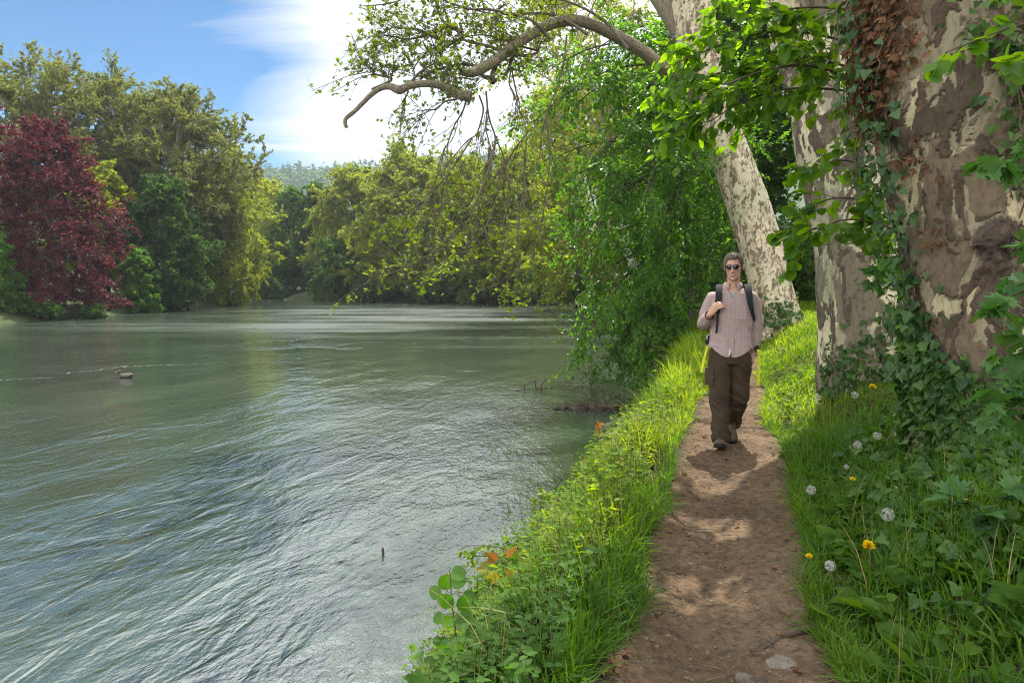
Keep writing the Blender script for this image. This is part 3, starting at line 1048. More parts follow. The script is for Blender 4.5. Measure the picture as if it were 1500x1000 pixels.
# -------- wood on the right bank behind the path
G_WOOD = 'trees of the wood behind the path'
WD = [  # x, y, H, rx, low, kind, leaf, label
    (8.2, 24.5, 13, 3.6, .18, 'egg', L_WOOD, 'slim dark tree just behind the leaning spotted trunk'),
    (10.8, 21.5, 15, 3.8, .2, 'egg', L_WOOD, 'dark wood tree showing between the two spotted plane trunks'),
    (9.2, 30, 17, 4.4, .15, 'egg', L_MID, 'taller wood tree further back between the plane trunks'),
    (13.8, 25, 17, 4.4, .15, 'egg', L_WOOD, 'wood tree with thin black trunk right of the leaning plane'),
    (13.0, 18.2, 13, 3.4, .2, 'egg', L_WOOD, 'near wood tree above the grassy slope behind the middle plane'),
    (17.5, 20.5, 16, 4.4, .15, 'egg', L_WOOD, 'wood tree mostly hidden by the middle plane trunk'),
    (17, 31, 19, 5.2, .12, 'egg', L_MID, 'tall wood tree deep behind the middle plane trunk'),
    (10.5, 40, 20, 5.5, .1, 'egg', L_MID, 'tall wood tree straight behind the leaning plane crown'),
    (24, 27, 18, 5.2, .1, 'egg', L_WOOD, 'wood tree behind the ivy covered plane trunk'),
    (11.8, 54, 21, 6.2, .06, 'egg', L_MID, 'bushy wood tree beyond the beech on the near bank'),
    (25, 40, 21, 6.5, .06, 'egg', L_WOOD, 'large wood tree far behind the middle plane'),
]
for k, (x, y, H, rx, low, kd, m, lab) in enumerate(WD):
    tree('woodland_tree', lab, 'tree', x, y, H, rx, low, kd, m, bark_dark, 400 + k, n1=34, n2_=8, n3=7, nl=18, lsize=.15 if y < 26 else .2, grav=.15, tr=.13 + .003 * H, group=G_WOOD, upn=.7)
G_WSH = 'shrubs of the wood behind the path'
for k, (x, y, H, rx, lab) in enumerate([
        (7.4, 18.6, 2.6, 1.7, 'shaded green shrub right behind the foot of the leaning plane'),
        (9.6, 17.4, 3.0, 1.9, 'dark shrub at the wood edge above the grassy slope'),
        (7.7, 22.5, 3.2, 1.9, 'dark shrub deeper in the wood beyond the leaning plane'),
        (9.4, 13.2, 2.6, 1.7, 'green shrub on the slope behind the middle plane trunk'),
        (12.5, 14.5, 3.4, 2.2, 'dark shrub behind the middle plane trunk'),
        (11.3, 27, 4.2, 2.6, 'shrub far back between the plane trunks'),
        (6.4, 27.5, 3.6, 2.2, 'shrub where the path bends out of sight')]):
    shrub('woodland_shrub', lab, 'shrub', x, y, H, rx, L_WOOD, 450 + k, n=60, nl=16, lsize=.11, group=G_WSH)

# ================================================================== PLANE TREES ON THE NEAR BANK
def spline(P, n):
    P = np.asarray(P, float)
    k = len(P)
    Q = np.concatenate([2 * P[:1] - P[1:2], P, 2 * P[-1:] - P[-2:-1]])
    t = np.linspace(0, k - 1 - 1e-6, n)
    i = t.astype(int)
    f = (t - i)[:, None]
    p0, p1, p2, p3 = Q[i], Q[i + 1], Q[i + 2], Q[i + 3]
    return .5 * (2 * p1 + (p2 - p0) * f + (2 * p0 - 5 * p1 + 4 * p2 - p3) * f * f + (3 * p1 - p0 - 3 * p2 + p3) * f ** 3)


def trunk_surface(C, R, sides, rough=.06, seed=0, lobes=.05, bumps=()):
    """C (n,3) centres, R (n,) radii -> ring vertices (n,sides,3) and outward normals"""
    n = len(C)
    T = unit(np.gradient(C, axis=0))
    A = unit(np.cross(T, np.array([0, 1., .0]) + 0 * T))
    B = np.cross(T, A)
    a = np.arange(sides) * 2 * PI / sides
    D = np.cos(a)[None, :, None] * A[:, None] + np.sin(a)[None, :, None] * B[:, None]
    base = C[:, None] + 0 * D
    nz = fbm(np.concatenate([D * 1.3, ], -1) + (C * .55)[:, None], 3, seed)
    nf = fbm(D * 5 + (C * 2.4)[:, None], 3, seed + 9)
    lob = np.sin(a * 5 + seed)[None] * lobes * np.exp(-((C[:, 2] - C[0, 2]) / 1.1))[:, None]
    r = R[:, None] * (1 + rough * 1.3 * nz + rough * .35 * nf + lob)
    V = base + D * r[..., None]
    dirt = np.zeros((n, sides))
    for (c, rr, amp) in bumps:
        dd = np.linalg.norm(V - c, axis=-1)
        w = np.exp(-(dd / rr) ** 2)
        V = V + D * (w * amp * (1 + .5 * fbm(V * 9, 3, 4)))[..., None]
        dirt = np.maximum(dirt, np.clip(w * 1.25 - .15, 0, 1) * (amp > .06))
    return V, D, dirt


def ring_faces(n, sides):
    idx = np.arange(n * sides).reshape(n, sides)
    return np.stack([idx[:-1], np.roll(idx, -1, 1)[:-1], np.roll(idx, -1, 1)[1:], idx[1:]], -1).reshape(-1, 4)


def px_line(pts, t):
    return np.array([at(p[0], p[1], t if len(p) < 4 else p[3]) for p in pts])


# -- sunlight reaches these places through gaps in the crowns above
LIT = [(np.array([float(Xc(y)) + .1, y, .3]), r) for y, r in ((5.4, .75), (6.3, 1.1), (7.4, 1.2), (8.6, 1.3), (9.8, 1.3), (11, 1.4), (12.4, 1.4))]
LIT += [(np.array([float(Xc(y)) - 1.0, y, .1]), .9) for y in (4.2, 5.2, 6.4, 7.6, 8.8, 10, 11.5, 13)]
LIT += [(np.array([float(Xc(y)) + 1.3, y, .5]), .8) for y in (8.3, 9.5, 10.8, 12)]
LIT += [(np.array([.2, 3.1, -.5]), .5)]
LIT += [(at(px, py, 14.8), 1.6) for px, py in ((830, 200), (860, 330), (900, 250), (930, 400), (880, 480), (960, 300))]
LIT += [(np.array([float(Xc(y)) - 1.75, y, -.5]), .6) for y in (2.6, 3.4, 4.2, 5.0, 5.8, 6.8)]
LIT += [(at(px, py, 5.3), .55) for px, py in ((1050, 120), (1120, 60), (1120, 160), (1190, 110), (1240, 60), (1230, 180), (1230, 290))]


def sunny(p, extra=0.0, wob=.35):
    """mask of points that do not shade the sunlit places"""
    keep = np.ones(len(p), bool)
    nz = vnoise(p * 1.6, 21) * wob
    for c, r in LIT:
        v = p - c
        s = v @ SUN
        d = np.linalg.norm(v - s[:, None] * SUN, axis=1)
        keep &= ~((d < r + nz + extra) & (s > 1.2))
    return keep


BARK1 = plate_bark('pale_spotted_plane_bark', [(.56, .49, .37), (.47, .40, .29), (.25, .20, .14), (.16, .12, .085)], .006, fine_scale=12)
BARK2 = plate_bark('flaking_plane_bark', [(.62, .55, .40), (.40, .36, .26), (.22, .18, .135), (.13, .10, .078)], .013)
BARK3 = plate_bark('brown_flaking_plane_bark', [(.45, .39, .25), (.28, .24, .165), (.175, .128, .092), (.10, .072, .054)], .022)
BARK2B = bark_mat('flaking_bough_bark', (.56, .48, .33), [((.33, .29, .20), .54, 1.4), ((.16, .125, .092), .545, 1.9), ((.095, .072, .055), .60, 3.6)], (2.2, 2.2, 1.0), bump=.03)
TWIG = simple_mat('plane_twig_bark', (.13, .105, .075), .85, .35, 6, .2, .004, 40)
BOUGH = bark_mat('bough_bark', (.23, .19, .13), [((.20, .165, .11), .52, 8.0), ((.10, .08, .055), .57, 11.0)], (3, 3, 2), bump=.006)
L_PLANE = leaf_mat('plane_spring_leaves', [(.055, .10, .016), (.10, .15, .018), (.16, .19, .02)], .45, (2.2, 2.1, .35), scale=1.5)
L_PLANE_Y = leaf_mat('yellow_green_plane_leaves', [(.13, .20, .015), (.18, .24, .016), (.23, .26, .02)], .5, (2.0, 2.1, .3), scale=1.5)
G_PLANE = 'old plane trees lining the footpath'


def old_plane(label, cpx, t, radii, mat, seed, sides, rings, bumps=(), rough=.06, lobes=.05, plates=(2., 0, 0, .3, .01)):
    cpx = list(cpx)
    C = px_line(cpx, t)
    C[0, 2] -= .25
    n = rings
    Cs = spline(C, n)
    Rs = spline(np.array(radii, float)[:, None].repeat(3, 1), n)[:, 0]
    base = C[0].copy()
    base[2] = gz(C[0, 0], C[0, 1])
    root = empty('plane_tree', base, label, 'plane tree', G_PLANE)
    V, D, dirt = trunk_surface(Cs, Rs, sides, rough, seed, lobes, bumps)
    g = Geo()
    # flaking plates: old bark stands proud of the fresh pale wood left where plates have dropped
    Q = V.reshape(-1, 3) * np.array([1, 1, .48])
    Q = Q + .10 * np.stack([fbm(Q * 5 + 3, 2, seed + k) for k in (1, 2, 3)], -1)
    cut = plates
    f1 = fbm(Q * cut[0] + seed, 5, seed + 31, .64)
    f2 = fbm(Q * cut[0] * 1.35 + 50 + seed, 5, seed + 41, .64)
    f3 = fbm(Q * cut[0] * 2.6 + 90, 4, seed + 51, .6)
    pl = np.where(f1 > cut[1], .333, 0.)
    pl = np.where(f2 > cut[2], .667, pl)
    pl = np.where((f3 > cut[3]), 1.0, pl)
    e1 = sm(cut[1] - .02, cut[1] + .05, f1) * .35 + sm(cut[2] - .02, cut[2] + .06, f2) * .65 + sm(cut[3] - .02, cut[3] + .05, f3) * .5
    rough_ = fbm(Q * 16, 3, seed + 61) * (pl > .5)
    V = V + D * ((e1 * cut[4] + rough_ * cut[4] * .35).reshape(n, sides))[..., None]
    g.add(V.reshape(-1, 3), ring_faces(n, sides), dirt.ravel())
    g.build('trunk', mat, root, smooth=True, extra={'plate': pl})
    return root, V, D, Cs, Rs


# ---- leaning spotted plane behind the walker
T1 = 14.0
c1 = [(1150, 520), (1140, 470), (1128, 415), (1112, 355), (1091, 290), (1068, 225), (1047, 165), (1032, 118), (1020, 60), (1012, 5), (1003, -90), (985, -240), (960, -420), (930, -600)]
r1 = np.array([36, 33, 30, 29.5, 29, 27.5, 27, 28, 29, 28, 25, 20, 15, 9]) * T1 / 1000
tree1, V1, D1, C1, R1 = old_plane('leaning plane tree with pale bark flecked with brown, right behind the hiker', c1, T1, r1, BARK1, 3, 110, 520, rough=.05, plates=(8.5, .26, .34, .50, .006))
tg = Geo()
# second stem and the long bough over the river
stem2 = spline(px_line([(1022, 75, 0, 14.0), (985, 20, 0, 14.2), (955, -30, 0, 14.5), (925, -120, 0, 15), (900, -260, 0, 15.5)], T1), 40)
stem3 = spline(px_line([(1014, 30, 0, 14.0), (1050, -40, 0, 14.0), (1085, -150, 0, 14), (1110, -300, 0, 14)], T1), 30)
bough_px = [(1036, 150), (1008, 118), (965, 97), (930, 76), (895, 62), (860, 51), (835, 50), (806, 58), (775, 78), (748, 101), (722, 124), (700, 139), (684, 142)]
bough = spline(px_line(bough_px, 13.6), 90)
bough[:, 1] -= np.linspace(-.2, 1.6, 90)
bo_r = .80 * spline(np.array([15, 12, 11, 10.8, 10.5, 10.2, 10, 9.6, 9, 8.5, 8.4, 8, 5.5])[:, None].repeat(3, 1), 90)[:, 0] * 13.4 / 1000
tipb = spline(px_line([(690, 141), (672, 138), (650, 126), (625, 122), (600, 125), (585, 131), (570, 126), (556, 129), (542, 139), (530, 151), (518, 163), (506, 173), (505, 181), (507, 186)], 12.0), 70)
tipb[:, 1] += bough[-1, 1] - tipb[0, 1]
tp_r = spline(np.array([7.5, 6.5, 5.6, 5, 5, 6, 4.4, 3.8, 3.4, 3.2, 3, 2.8, 2.6, 2.4])[:, None].repeat(3, 1), 70)[:, 0] * 12.2 / 1000
limb = Geo()
for P_, R_ in ((stem2, np.linspace(.26, .14, 40)), (stem3, np.linspace(.22, .12, 30)), (bough, bo_r), (tipb, tp_r)):
    Vv, _, _ = trunk_surface(P_, R_, 18, .10, 5, 0)
    limb.add(Vv.reshape(-1, 3), ring_faces(len(P_), 18), .5)
limb.build('bough', BOUGH, tree1, smooth=True)

rng = np.random.default_rng(42)
TB = 12.6


def pxs(pts, t=TB, n=24, dy=0.0):
    P_ = spline(px_line(pts, t), n)
    P_[:, 1] += dy + np.linspace(0, 1, n) * rng.uniform(-.8, .8)
    return P_


up_br = [
    [(722, 122), (722, 104), (735, 84), (738, 78), (715, 84), (700, 92), (680, 87), (655, 90), (632, 96), (615, 104), (600, 124)],
    [(728, 118), (708, 112), (706, 100), (716, 92), (728, 80), (738, 77)],
    [(745, 102), (752, 80), (770, 78), (790, 70), (770, 62), (745, 52), (715, 40), (690, 38), (668, 42)],
    [(738, 78), (720, 68), (700, 62), (680, 56), (676, 50), (655, 62), (630, 66), (612, 80), (600, 98)],
    [(806, 58), (790, 40), (770, 30), (745, 26), (715, 22), (690, 24), (660, 16), (640, 10), (610, 12), (580, 24), (545, 30)],
    [(860, 50), (835, 30), (805, 14), (770, 10), (735, 8), (712, 2), (680, -8), (650, -14)],
    [(676, 48), (660, 36), (640, 42), (615, 48), (590, 50), (570, 44), (556, 56)],
    [(655, 62), (635, 52), (610, 38), (588, 34), (570, 30), (556, 36)],
    [(650, 125), (652, 112), (668, 122), (680, 130)],
    [(600, 125), (612, 110), (630, 98), (648, 92)],
    [(545, 132), (575, 118), (552, 112), (548, 104)],
    [(920, 72), (890, 30), (850, 0), (800, -20), (750, -30), (700, -34)],
    [(735, 8), (725, 20), (735, 34), (745, 52)],
    [(668, 42), (650, 30), (640, 10), (635, -12), (640, -40)],
]
dn_br = [
    [(702, 140), (708, 160), (704, 180), (698, 198), (686, 206), (672, 222), (660, 236), (652, 246)],
    [(712, 134), (714, 160), (712, 190), (718, 215), (722, 240), (720, 265)],
    [(712, 134), (716, 170), (726, 200), (738, 230), (741, 252), (736, 285)],
    [(748, 104), (746, 125), (752, 140), (760, 165), (768, 188), (770, 215), (766, 250), (770, 290)],
    [(750, 104), (756, 130), (762, 148), (757, 152)],
    [(778, 188), (766, 202), (752, 220), (742, 240), (735, 262)],
    [(684, 140), (678, 160), (664, 182), (654, 206), (648, 214), (640, 250)],
    [(668, 146), (652, 150), (640, 162), (622, 165), (618, 178), (606, 184)],
    [(598, 134), (588, 140), (583, 151)],
    [(690, 204), (672, 230), (650, 262), (640, 300), (628, 340), (622, 380)],
    [(718, 215), (712, 260), (700, 300), (690, 350)],
    [(741, 250), (748, 290), (738, 330), (742, 370)],
    [(830, 52), (826, 90), (815, 130), (800, 170), (792, 210), (790, 260)],
]
# boughs that have sagged: long curved shoots ending in yellow green leaves over the water
low_br = [
    [(690, 205), (672, 235), (650, 268), (628, 300), (600, 318), (575, 322), (556, 326)],
    [(728, 200), (712, 262), (690, 312), (665, 342), (640, 368), (610, 388), (575, 402), (558, 410)],
    [(738, 232), (730, 280), (712, 330), (690, 360), (660, 378), (640, 388)],
    [(770, 215), (768, 270), (760, 320), (756, 370), (745, 400), (725, 420)],
    [(800, 170), (806, 230), (800, 290), (790, 340), (778, 390), (770, 430)],
    [(726, 205), (716, 240), (690, 268), (660, 290), (640, 310), (620, 330)],
]
UP = np.stack([pxs(p) for p in up_br])
DN = np.stack([pxs(p) for p in dn_br])
LO = np.stack([pxs(p, 12.0) for p in low_br])
tw = Geo()
tubes(tw, UP, taper_r(len(UP), 24, 1, 1) * (np.array([.05, .042] + [.032] * (len(UP) - 2)))[:, None] * np.linspace(1, .3, 24)[None], 7)
tubes(tw, DN, taper_r(len(DN), 24, .017, .006), 6)
tubes(tw, LO, taper_r(len(LO), 24, .018, .005), 6)
u2 = grow(rng, UP, 15, .12, 1, .85, .9, .15, .05, 7, .32, .3)
u3 = grow(rng, u2, 6, .15, 1, .36, .9, .1, .0, 5, .35, .3)
d2 = grow(rng, DN, 9, .1, 1, .75, .5, -.35, .25, 6, .22, .3)
d3 = grow(rng, d2, 4, .2, 1, .35, .7, -.2, .1, 5, .25, .3)
o2 = grow(rng, LO, 9, .25, 1, .62, .7, -.12, .15, 6, .2, .2)
o3 = grow(rng, o2, 4, .2, 1, .30, .8, .05, .0, 5, .2, .2)
for b_, a0, a1, sd_ in ((u2, .0095, .004, 4), (u3, .0045, .002, 3), (d2, .007, .003, 4), (d3, .0035, .002, 3), (o2, .008, .0045, 4), (o3, .0045, .0024, 3)):
    tubes(tw, b_, taper_r(len(b_), b_.shape[1], a0, a1), sd_)
tw.build('twigs', TWIG, tree1, smooth=True)
lf = Geo()
foliage(lf, rng, u3, 3, LEAF_CLUMP, .085, .3, .5, .6)
foliage(lf, rng, d3, 2, LEAF_CLUMP, .08, .3, .4, .6, .1)
foliage(lf, rng, d2, 1, LEAF_CLUMP, .08, .5, .4, .6, .1)
# leafy crown above the picture, thrown out from the upper stems
tops = np.stack([spline(px_line(p, 14), 24) for p in (
    [(1003, -90), (960, -200), (880, -330), (800, -420)], [(985, -240), (1040, -330), (1120, -420), (1200, -460)],
    [(960, -420), (900, -480), (820, -600), (760, -680)], [(925, -120), (850, -190), (760, -260), (680, -300)], [(1085, -150), (1150, -220), (1240, -260), (1300, -330)])])
tops[:, :, 1] += np.linspace(0, 1, 24)[None] * np.array([-3, -1.5, 2, -2.5, 1])[:, None]
t2_ = grow(rng, tops, 10, .2, 1, 2.2, .8, .1, .1, 6, .2)
t3_ = grow(rng, t2_, 6, .2, 1, .9, .8, .1, .1, 5, .2)
tw2 = Geo()
tubes(tw2, tops, taper_r(5, 24, .11, .03), 7)
tubes(tw2, t2_, taper_r(len(t2_), 6, .022, .006), 4)
tw2.build('branches', TWIG, tree1, smooth=True)
foliage(lf, rng, t3_, 7, LEAF_CLUMP, .13, .15, .5, .6, keep=sunny)
lf.build('crown', L_PLANE, tree1)
ly = Geo()
foliage(ly, rng, o3, 4, LEAF_CLUMP, .085, .2, .5, .7)
foliage(ly, rng, o2[::2], 3, LEAF_CLUMP, .085, .4, .5, .7)
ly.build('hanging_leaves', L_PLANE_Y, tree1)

# ---- middle plane
T2 = 7.3
c2 = [(1285, 700), (1275, 610), (1268, 530), (1262, 440), (1256, 350), (1247, 260), (1236, 180), (1226, 90), (1216, 0), (1204, -160), (1196, -400), (1190, -750)]
r2 = np.array([86, 70, 62, 59, 60, 66, 72, 68, 62, 56, 46, 28]) * T2 / 1000
tree2, V2, D2, C2, R2 = old_plane('middle plane tree of the row with cream and olive flaking bark', c2, T2, r2, BARK2, 11, 230, 640, rough=.07, lobes=.12, plates=(2.9, .12, .10, .34, .011))
stub = spline(px_line([(1232, 170), (1190, 118), (1165, 75), (1150, 10), (1130, -120)], 7.2), 30)
Vv, _, _ = trunk_surface(stub, np.linspace(.30, .16, 30), 26, .1, 8, 0)
g = Geo()
g.add(Vv.reshape(-1, 3), ring_faces(30, 26), 0.)
g.build('bough', BARK2B, tree2, smooth=True)

# ---- near plane, right side of the view
T3 = 4.35
burl = at(1462, 352, T3 - .38)
c3 = [(1478, 760), (1462, 660), (1446, 580), (1435, 500), (1424, 400), (1414, 310), (1404, 220), (1394, 130), (1386, 40), (1378, -80), (1366, -260), (1350, -560), (1340, -1100)]
r3 = np.array([112, 98, 89, 84, 86, 91, 100, 107, 112, 112, 100, 85, 50]) * T3 / 1000
tree3, V3, D3, C3, R3 = old_plane('thick near plane tree with brown flaking bark and ivy at its foot', c3, T3, r3, BARK3, 17, 340, 900,
                                  [(burl, .15, .085), (at(1400, 345, T3 - .4), .10, .05), (at(1312, 180, T3 - .15), .12, .05), (at(1380, 235, T3 - .45), .10, .035)], rough=.055, lobes=.07, plates=(3.4, -.10, -.20, .18, .014))

# crowns of the middle and near plane, above the frame
for (root, stems, seed_, lab) in (
        (tree2, [[(1204, -160), (1150, -300), (1080, -420), (1010, -520)], [(1200, -250), (1280, -380), (1380, -460), (1480, -520)], [(1196, -400), (1180, -560), (1120, -760), (1080, -900)], [(1130, -120), (1080, -240), (1000, -330), (930, -380)]], 61, 'a'),
        (tree3, [[(1366, -260), (1340, -480), (1310, -640), (1290, -800)], [(1360, -400), (1300, -700), (1240, -900), (1160, -1050)], [(1350, -560), (1440, -800), (1500, -1000), (1580, -1200)], [(1366, -260), (1480, -420), (1620, -560), (1760, -640)]], 62, 'b')):
    rg = np.random.default_rng(seed_)
    tt = T2 if lab == 'a' else T3
    S_ = np.stack([spline(px_line(p, tt), 24) for p in stems])
    S_[:, :, 1] += np.linspace(0, 1, 24)[None] ** 1.3 * np.array([1.5, 2.5, -1.0, 2.0])[:, None] * (1 if lab == 'a' else 1.2)
    b2 = grow(rg, S_, 12, .15, 1, 2.4, .85, .05, .12, 6, .2)
    b3 = grow(rg, b2, 7, .2, 1, 1.0, .8, .05, .12, 5, .2)
    w_ = Geo()
    tubes(w_, S_, taper_r(4, 24, .15, .04), 8)
    tubes(w_, b2, taper_r(len(b2), 6, .028, .007), 4)
    w_.build('branches', TWIG, root, smooth=True)
    l_ = Geo()
    foliage(l_, rg, b3, 8, LEAF_CLUMP, .15, .1, .5, .6, keep=lambda p: sunny(p) & ~((p[:, 2] < 1.62 + .40 * p[:, 1]) & (np.abs(p[:, 0]) < .8 * p[:, 1])))
    l_.build('crown', L_PLANE, root)


# ================================================================== IVY
L_IVY = leaf_mat('ivy_leaves', [(.022, .06, .014), (.038, .09, .018), (.065, .13, .024), (.10, .17, .03)], .26, (1.7, 1.9, .5), rough=.48, spec=.3, scale=5)
L_IVYB = leaf_mat('ivy_leaves_bluish', [(.03, .075, .024), (.05, .105, .03), (.085, .15, .045)], .26, (1.6, 1.8, .6), rough=.48, spec=.3, scale=5)
L_DRY = leaf_mat('withered_leaves', [(.075, .038, .02), (.14, .072, .035), (.22, .12, .06)], .25, (1.6, 1.1, .6), rough=.7, spec=.2, scale=6)
VINE = simple_mat('ivy_stem', (.12, .085, .055), .9, .3, 10, .15, .003, 60)


def on_trunk(rng, V, D, C, T_, mask, n):
    """random surface points of a trunk whose photo pixel passes the mask"""
    R_ = V.reshape(-1, 3)
    rel = R_ - CAM
    dep = rel @ FWD
    px = 750 + 1000 * rel[:, 0] / dep
    py = 500 - 1000 * (rel @ UPV) / dep
    Dn = D.reshape(-1, 3)
    facing = (Dn * unit(rel)).sum(1) < .25
    w = np.where(facing, mask(px, py), 0.)
    w = np.clip(w, 0, None)
    i = rng.choice(len(R_), n, p=w / w.sum())
    return R_[i], Dn[i]


def ivy_cover(name, label, V, D, C, T_, mask, n, size, mat, seed, hang=.7, off=.05, templ=LEAF_IVY, cat='ivy', vines=14):
    rg = np.random.default_rng(seed)
    p, d = on_trunk(rg, V, D, C, T_, mask, n)
    lo = p[np.argmin(p[:, 2])]
    root = empty(name, lo, label, cat)
    g_ = Geo()
    P_ = p + d * rg.uniform(.005, off, (n, 1)) + rg.normal(size=(n, 3)) * .015
    Y = rg.normal(size=(n, 3)) * .55 + d * .25 + np.array([0, 0, -hang])
    N_ = d + rg.normal(size=(n, 3)) * .45 + np.array([0, 0, .45])
    leaves(g_, templ, P_, Y, N_, size * rg.uniform(.45, 1.25, n), rg.uniform(0, 1, n))
    g_.build('leaves', mat, root)
    if vines:
        vg = Geo()
        q, dq = on_trunk(rg, V, D, C, T_, mask, vines)
        K = 12
        s = np.linspace(0, 1, K)
        W = q[:, None] + dq[:, None] * .012 + np.cumsum(rg.normal(size=(vines, K, 3)) * .022, 1) + s[None, :, None] * np.array([0, 0, -.55])
        tubes(vg, W, taper_r(vines, K, .006, .003), 5)
        vg.build('stems', VINE, root)
    return root


def blob(cx, cy, rx, ry):
    return lambda px, py: np.exp(-(((px - cx) / rx) ** 2 + ((py - cy) / ry) ** 2) * 1.4)


ivy_cover('ivy', 'glossy dark ivy climbing the foot of the near thick plane trunk', V3, D3, C3, T3,
          lambda px, py: sm(505, 585, py + .28 * (1400 - px) * (px < 1400) - .35 * (px - 1400) * (px > 1400)) * (1.2 - .5 * (px > 1440)) + .9 * blob(1345, 560, 26, 90)(px, py), 4600, .066, L_IVY, 71, vines=26)
ivy_cover('ivy', 'ivy streamer running down the left edge of the near plane trunk', V3, D3, C3, T3,
          lambda px, py: np.exp(-((px - np.interp(py, [-60, 60, 200, 330, 450, 560], [1256, 1272, 1300, 1326, 1338, 1345])) / 22) ** 2) * (py < 560) * (.35 + .65 * np.sin(py / 23.) ** 2), 1000, .058, L_IVYB, 72, hang=1.0, off=.16, vines=0)
ivy_cover('withered_ivy', 'curled brown dead ivy leaves hanging high on the near plane trunk', V3, D3, C3, T3,
          lambda px, py: blob(1300, 20, 40, 120)(px, py) + .4 * blob(1280, 120, 22, 60)(px, py) + .04 * blob(1360, 235, 50, 40)(px, py) + .04 * blob(1425, 120, 50, 60)(px, py) + .10 * blob(1368, 335, 10, 34)(px, py), 720, .058, L_DRY, 73, hang=1.0, off=.09, templ=LEAF_CLUMP, cat='dead ivy', vines=10)
ivy_cover('ivy', 'sparse ivy shoots on the upper right of the near plane trunk', V3, D3, C3, T3,
          lambda px, py: blob(1490, 110, 40, 130)(px, py) + .6 * blob(1440, 40, 30, 60)(px, py), 420, .055, L_IVY, 74, off=.1, vines=14)
ivy_cover('ivy', 'dark ivy wrapping the foot of the middle plane trunk', V2, D2, C2, T2,
          lambda px, py: sm(450, 540, py - .9 * (1240 - px) * (px < 1240)) * sm(1205, 1225, px + (py - 500) * .05), 1500, .062, L_IVY, 75, vines=16)
ivy_cover('ivy', 'small ivy patch at the foot of the leaning plane trunk', V1, D1, C1, T1,
          lambda px, py: blob(1140, 462, 30, 22)(px, py), 320, .07, L_IVY, 76, vines=0)

# ================================================================== BEECH OVER THE WATER
L_BEECH = leaf_mat('beech_leaves', [(.05, .125, .016), (.078, .175, .02), (.115, .22, .024)], .54, (2.1, 2.3, .35), rough=.42, spec=.4, scale=1.2)
rng = np.random.default_rng(77)
bx, by = 5.35, 19.6
bz = float(gz(bx, by))
beech = empty('beech_tree', (bx, by, bz), 'dark green beech whose layered branches sweep down to the water', 'beech')
w = Geo()
bt = spline(np.array([(bx, by, bz - .3), (bx - .05, by, bz + 2.5), (bx - .25, by - .2, bz + 6), (bx - .3, by - .3, bz + 10), (bx - .2, by - .1, bz + 15)]), 40)
tubes(w, bt[None], (.26 * np.linspace(1, .25, 40))[None], 14)
# end points of the limbs: photo pixel and distance
ends = [(792, 138, 15), (800, 175, 14.5), (812, 215, 15), (850, 120, 16), (900, 90, 16.5), (950, 130, 15), (835, 262, 15.5), (842, 310, 15), (880, 230, 14.4), (930, 200, 14.2),
        (836, 372, 16), (858, 420, 15.6), (880, 350, 14.6), (905, 300, 14), (950, 280, 13.6), (852, 470, 16.4), (868, 520, 16.4), (885, 548, 16.2), (915, 552, 15.6), (940, 530, 15.2),
        (900, 440, 14.8), (930, 400, 14.2), (960, 360, 13.8), (985, 300, 13.6), (940, 480, 14.6), (975, 440, 14.2), (1000, 395, 14), (1015, 450, 14.4), (990, 490, 14.8),
        (960, 540, 15.8), (900, 500, 16), (1000, 240, 14), (985, 180, 14.4), (1020, 330, 14.6), (1045, 390, 15), (1040, 300, 15.5), (870, 170, 15), (925, 150, 14.8), (880, 300, 16.5), (920, 350, 17),
        (960, 420, 17), (1030, 360, 16.5), (1080, 300, 17), (1085, 380, 17.5), (1100, 240, 18), (1060, 210, 17), (860, 480, 17.5), (840, 350, 18), (1010, 130, 16), (960, 60, 16), (1050, 120, 17)]
E = np.array([at(*e) for e in ends])
E = E + rng.normal(size=E.shape) * .15
nb = len(E)
st_z = np.clip(E[:, 2] + rng.uniform(.2, 2.2, nb), bz + 1.3, bz + 12.5)
st = np.stack([np.interp(st_z, bt[:, 2], bt[:, k]) for k in range(3)], -1)
t = np.linspace(0, 1, 14)[None, :, None]
mid = st + (E - st) * .55 + np.array([0, 0, 1.0]) * np.linalg.norm(E - st, axis=1, keepdims=True) * .22
P1 = (1 - t) ** 2 * st[:, None] + 2 * t * (1 - t) * mid[:, None] + t * t * E[:, None]
tubes(w, P1, taper_r(nb, 14, .042, .008), 6)
P2 = grow(rng, P1, 13, .3, 1.0, 1.3, .85, -.05, .14, 6, .12, .35)
P2[:, :, 2] -= 0
tubes(w, P2, taper_r(len(P2), 6, .009, .003), 4)
P3 = grow(rng, P2, 8, .12, 1.0, .55, .8, -.03, .10, 5, .1, .3)
tubes(w, P3, taper_r(len(P3), 5, .0032, .0015), 3)
kw = lambda p: p[:, 2] > WATER + .1
lfb = Geo()
foliage(lfb, rng, P3, 10, LEAF_OVAL, .09, .05, .8, .8, .14, .015, kw)
foliage(lfb, rng, P2, 7, LEAF_OVAL, .09, .3, .75, .8, .14, .015, kw)
# unseen upper crown
P1t = np.stack([spline(np.array([bt[i], bt[i] + d * np.array([.5, .5, .6]), bt[i] + d]), 14) for i, d in
                ((26, np.array([-3, -2, 2.])), (28, np.array([2.5, 2, 2.])), (31, np.array([-2.5, 2, 2.])), (33, np.array([2, -2.5, 2.])), (36, np.array([-1.5, -2, 2.])), (38, np.array([.5, 1, 2.])))])
tubes(w, P1t, taper_r(6, 14, .07, .012), 6)
Q2 = grow(rng, P1t, 14, .2, 1, 1.5, .8, .05, .2, 6, .12)
Q3 = grow(rng, Q2, 7, .12, 1, .6, .8, 0, .2, 5, .12)
foliage(lfb, rng, Q3, 5, LEAF_OVAL, .10, .05, .7, .7, .2, .02)
w.build('trunk', bark_dark, beech, smooth=True)
lfb.build('crown', L_BEECH, beech)

